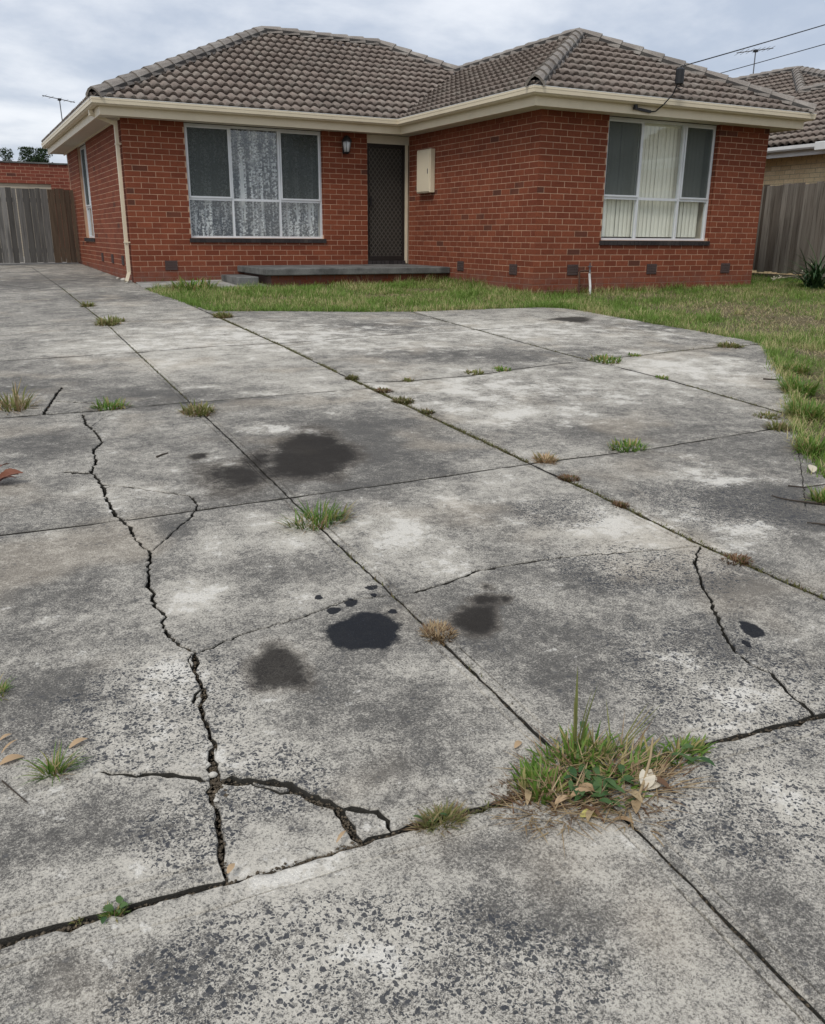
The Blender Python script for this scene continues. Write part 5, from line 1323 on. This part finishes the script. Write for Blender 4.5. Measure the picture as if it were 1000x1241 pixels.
# strappy plant by the fence
c = gp(988, 349); pl_ = thing('strappy_plant', 'dark green strappy leaved plant in front of the paling fence', 'plant', c)
for i in range(95):
    a_ = rnd.uniform(0, 6.28); n = 1
    V, q, t = blades([[c[0]+rnd.gauss(0, .08), c[1]+rnd.gauss(0, .08), c[2]-.01]], np.array([a_]), np.array([rnd.uniform(.60, .95)]), np.array([rnd.uniform(.05, .95)]), np.array([rnd.uniform(.026, .040)]), np.array([rnd.uniform(.12, .38)]), 6)
    link(bpy.data.objects.new('leaf', np_mesh('leaf', V, q, t, M['flax'])), pl_)
for i in range(4):
    d_ = on_x((938, 972, 985, 947)[i], (338, 331, 322, 336)[i], 12.9+.1*i); p = MB(); p.tube([c+np.array([0, 0, .02]), (c+d_)/2+np.array([0, 0, .12]), d_], .003, 5)
    for k in range(6): p.tube([d_, d_+np.array([rnd.uniform(-.05, .05), rnd.uniform(-.05, .05), rnd.uniform(-.02, .05)])], [.004, .008], 5)
    p.build('faded_flower', M['whiteleaf'], pl_)

# ---- moss threads in the joints
mp = []
def joint_moss(px, n, jit, L, seed):
    w_ = P2(*px); seg = [np.linalg.norm(np.array(b)-np.array(a)) for a, b in zip(w_[:-1], w_[1:])]
    for (a, b), s_ in zip(zip(w_[:-1], w_[1:]), seg):
        a = np.array(a); b = np.array(b); k = int(n*s_); t_ = nrg.random((k, 1)); p_ = a+(b-a)*t_+nrg.normal(0, jit, (k, 2))
        p_ = p_[vnoise(p_[:, 0], p_[:, 1], 3.1, seed) > .27]; N = len(p_)
        if N: mp.append(blades(np.stack([p_[:, 0], p_[:, 1], gz(p_[:, 0], p_[:, 1])-.014], -1), U(0, 6.28, N), U(.012, .03, N), U(.2, 1.2, N), U(.003, .007, N), U(0, .4, N)))
joint_moss(B_px[1:], 1100, .007, .02, 3); joint_moss(B_px[1:6], 2200, .011, .02, 13); joint_moss(A_px[1:6], 260, .004, .02, 4); joint_moss([(495,378),(580,400),(690,430),(800,457),(880,480),(960,503)], 520, .004, .02, 8)
joint_moss([(640,870),(545,786),(470,715),(410,660)], 120, .002, .02, 6); joint_moss([(720,436),(850,422),(930,416)], 300, .005, .02, 2)
joint_moss([(470,1010),(540,994),(610,972),(660,958)], 900, .006, .02, 5)
go = blade_obj('joint_moss', M['moss'], None, mp); tag(go, 'olive moss growing along the driveway joints', 'moss', None, 'stuff')
# crumbs of soil, grit and pale stone lying in the cracks
gm = MB(); rg = random.Random(4)
def grit(px, n, spread, r0, r1, mb_):
    w_ = P2(*px)
    for _ in range(n):
        i = rg.randrange(len(w_)-1); f = rg.random(); x = w_[i][0]*(1-f)+w_[i+1][0]*f+rg.gauss(0, spread); y = w_[i][1]*(1-f)+w_[i+1][1]*f+rg.gauss(0, spread); r_ = rg.uniform(r0, r1); z = float(gz(x, y))-.012+rg.uniform(-.012, .006)
        V = [(x+r_*rg.uniform(.6, 1.2)*a, y+r_*rg.uniform(.6, 1.2)*b, z+r_*.7*c_) for a, b, c_ in ((1,0,0),(-1,0,0),(0,1,0),(0,-1,0),(0,0,1),(0,0,-1))]
        mb_.add(V, [(0,2,4),(2,1,4),(1,3,4),(3,0,4),(2,0,5),(1,2,5),(3,1,5),(0,3,5)])
grit(K1[20:], 520, .006, .002, .006, gm); grit([(262,946),(330,946),(374,963),(411,980),(440,1017)], 260, .005, .002, .005, gm); grit([(256,930),(262,960)], 160, .014, .003, .008, gm); grit([(270,1070),(470,1010)], 160, .006, .002, .005, gm); grit([(0,1143),(270,1070)], 420, .005, .002, .006, gm); grit([(270,1070),(470,1010),(610,972)], 420, .005, .002, .006, gm); grit([(786,1019),(850,1084),(905,1140),(1000,1237)], 460, .003, .0015, .005, gm); grit([(470,715),(545,786),(636,874)], 420, .003, .0015, .005, gm); grit([(790,922),(860,900),(1000,866)], 420, .005, .002, .006, gm); grit([(620,960),(780,960)], 260, .05, .002, .005, gm)
go = gm.build('crack_grit', M['grit']); tag(go, 'brown crumbs of soil and grit lying in the cracks', 'grit', None, 'stuff')
def pebble(px, py, r_, label, dz=0.0):
    c = gp(px, py); bm = bmesh.new(); bmesh.ops.create_icosphere(bm, subdivisions=2, radius=r_)
    for v in bm.verts: v.co = Vector((v.co.x*1.1, v.co.y*.9, v.co.z*.7))*(1+rnd.uniform(-.10, .10))
    me = bpy.data.meshes.new('pebble'); bm.to_mesh(me); bm.free(); me.materials.append(M['pebble'])
    o = link(bpy.data.objects.new('pebble', me), None, (c[0], c[1], c[2]+dz)); tag(o, label, 'pebble'); return o
pebble(258, 938, .0095, 'larger round white pebble lodged where the cracks meet', -.002); pebble(262, 968, .006, 'smaller pale pebble lodged in the long crack', -.004)

for i, (px, py, r_) in enumerate(((150, 340, .05), (158, 342, .035), (143, 338, .03), (154, 343, .02))):
    pebble(px, py, r_, 'pale rubble lump at the foot of the cream downpipe', .01)['group'] = 'rubble by the downpipe'
# ---- fallen leaves and twigs
def leaf(px, py, Lpx, Wr, az, mat, label, pitch=.1, droop=.6, roll=.2):
    c = gp(px, py); k = pxm(c); return put_leaf('fallen_leaf', M[mat], None, c+np.array([0, 0, .008]), Lpx/k, Lpx/k*Wr, az, pitch, roll, droop, label, 'leaf')
leaf(84, 909, 24, .35, .35, 'tanleaf', 'dry tan leaf beside the lone spiky tuft', .25)
leaf(0, 929, 28, .4, .2, 'tanleaf', 'pale curled leaf at the driveway border', .15)
leaf(2, 915, 26, .12, .7, 'tanleaf', 'narrow dry leaf at the driveway border', .3)
leaf(0, 900, 16, .3, .5, 'tanleaf', 'small brown tipped leaf lying highest at the driveway border', .2)
leaf(703, 992, 26, .5, -.25, 'yellowleaf', 'yellow leaf lying before the largest weed clump', .05)
leaf(768, 1000, 26, .42, 2.3, 'tanleaf', 'pinkish tan leaf lying before the largest weed clump', .08)
leaf(624, 909, 18, .42, .5, 'tanleaf', 'orange tan leaf behind the largest weed clump', .12)
leaf(276, 1062, 16, .5, .7, 'tanleaf', 'small tan leaf at the foot of the long crack', .3)
leaf(408, 1024, 22, .2, .6, 'tanleaf', 'thin reddish leaf in the front joint by the chipped slab', .25)
leaf(985, 574, 15, .75, .9, 'whiteleaf', 'pale dry leaf on the driveway edge by the lawn', .5, .3)
cf2 = gp(778, 962); df = thing('dried_flower', 'bleached papery flower on a dry stalk beside the largest weed clump', 'flower', cf2)
for az, pt, L in ((.25, .3, .050), (.55, .5, .055), (.95, .7, .045), (-.15, .15, .045), (.1, .7, .04)): put_leaf('petal', M['whiteleaf'], df, cf2+np.array([.005, .0, .012]), L, .024, az, pt, .2, .3)
p = MB(); sk = [gp(768, 982)+np.array([0, 0, .006]), gp(779, 958)+np.array([0, 0, .02]), gp(786, 940)+np.array([0, 0, .05]), gp(788, 925)+np.array([0, 0, .07])]; p.tube(sk, [.004, .0035, .003, .002], 6); p.build('stalk', M['dry'], df)
cb = gp(-2, 588); bk_ = thing('bark_piece', 'curled red brown bark piece at the driveway border', 'bark', cb)
for k in range(4): put_leaf('flake', M['brownleaf'], bk_, cb+np.array([rnd.uniform(-.02, .02), rnd.uniform(-.02, .02), .01+.012*k]), .10, .06, rnd.uniform(-.6, .9), rnd.uniform(.2, .7), rnd.uniform(-.5, .5), .8)
def twig(pts, rpx, label):
    w_ = [gp(*p)+np.array([0, 0, .006]) for p in pts]; k = pxm(w_[0]); p = MB(); p.tube(w_, [rpx/k*(1-.6*i/len(w_)) for i in range(len(w_))], 6); o = p.build('twig', M['twig']); tag(o, label, 'twig'); return o
twig([(1003, 613), (985, 611), (960, 608), (945, 605), (935, 602)], 1.3, 'long thin dark twig lying in from the lawn edge')
twig([(1003, 638), (990, 636), (978, 635)], 1.2, 'short dark twig near the driveway edge')
twig([(3, 949), (18, 962), (33, 975)], 1.2, 'dark bent twig beside the driveway border leaves')
twig([(190, 555), (197, 552), (204, 550)], 1.2, 'tiny dark twig right of the long crack')
twig([(812, 945), (800, 938), (790, 933)], .8, 'dry stalk lying right of the largest weed clump')
twig([(955, 590), (975, 592), (1002, 588)], 1.0, 'dark twig under the grass at the lawn edge')
twig([(925, 460), (944, 461)], 1.0, 'short black twig on the curved driveway edge')

# ---- far tree behind the garage
tr = thing('tree', 'dark green bushy tree showing above the garage roof', 'tree', (5.3, 60, .3)); p = MB()
p.tube([(5.3, 60, .1), (5.25, 60, 1.8), (5.35, 60, 3.4), (5.3, 60, 4.8)], [.16, .13, .09, .03], 8)
for a_ in range(7):
    t_ = a_*.9; p.tube([(5.3, 60, 2.2+.3*a_), (5.3+.5*math.cos(t_), 60+.5*math.sin(t_), 3.0+.3*a_), (5.3+1.0*math.cos(t_), 60+1.0*math.sin(t_), 3.5+.28*a_)], [.05, .03, .01], 5)
p.build('trunk', M['bark'], tr)
cl = [(5.3+rnd.gauss(0, .75), 60+rnd.gauss(0, .75), 4.25+rnd.gauss(0, .55), rnd.uniform(.3, .55)) for _ in range(46)]
Vs = []
N = 18000; ci = nrg.integers(0, len(cl), N); cc = np.array(cl)[ci]; dd_ = nrg.normal(0, 1, (N, 3)); dd_ /= np.linalg.norm(dd_, axis=1)[:, None]; pos_ = cc[:, :3]+dd_*(cc[:, 3]*np.cbrt(nrg.random(N)))[:, None]
pos_[:, 2] = np.minimum(pos_[:, 2], 5.55)
blade_obj('crown', M['tree'], tr, [blades(pos_, U(0, 6.28, N), U(.07, .14, N), U(0, 3.0, N), U(.05, .09, N), U(-.2, .4, N), 2)])
print('objects', len(bpy.data.objects), 'tris', sum(len(o.data.loop_triangles) if o.type == 'MESH' and not o.data.calc_loop_triangles() else 0 for o in bpy.data.objects))
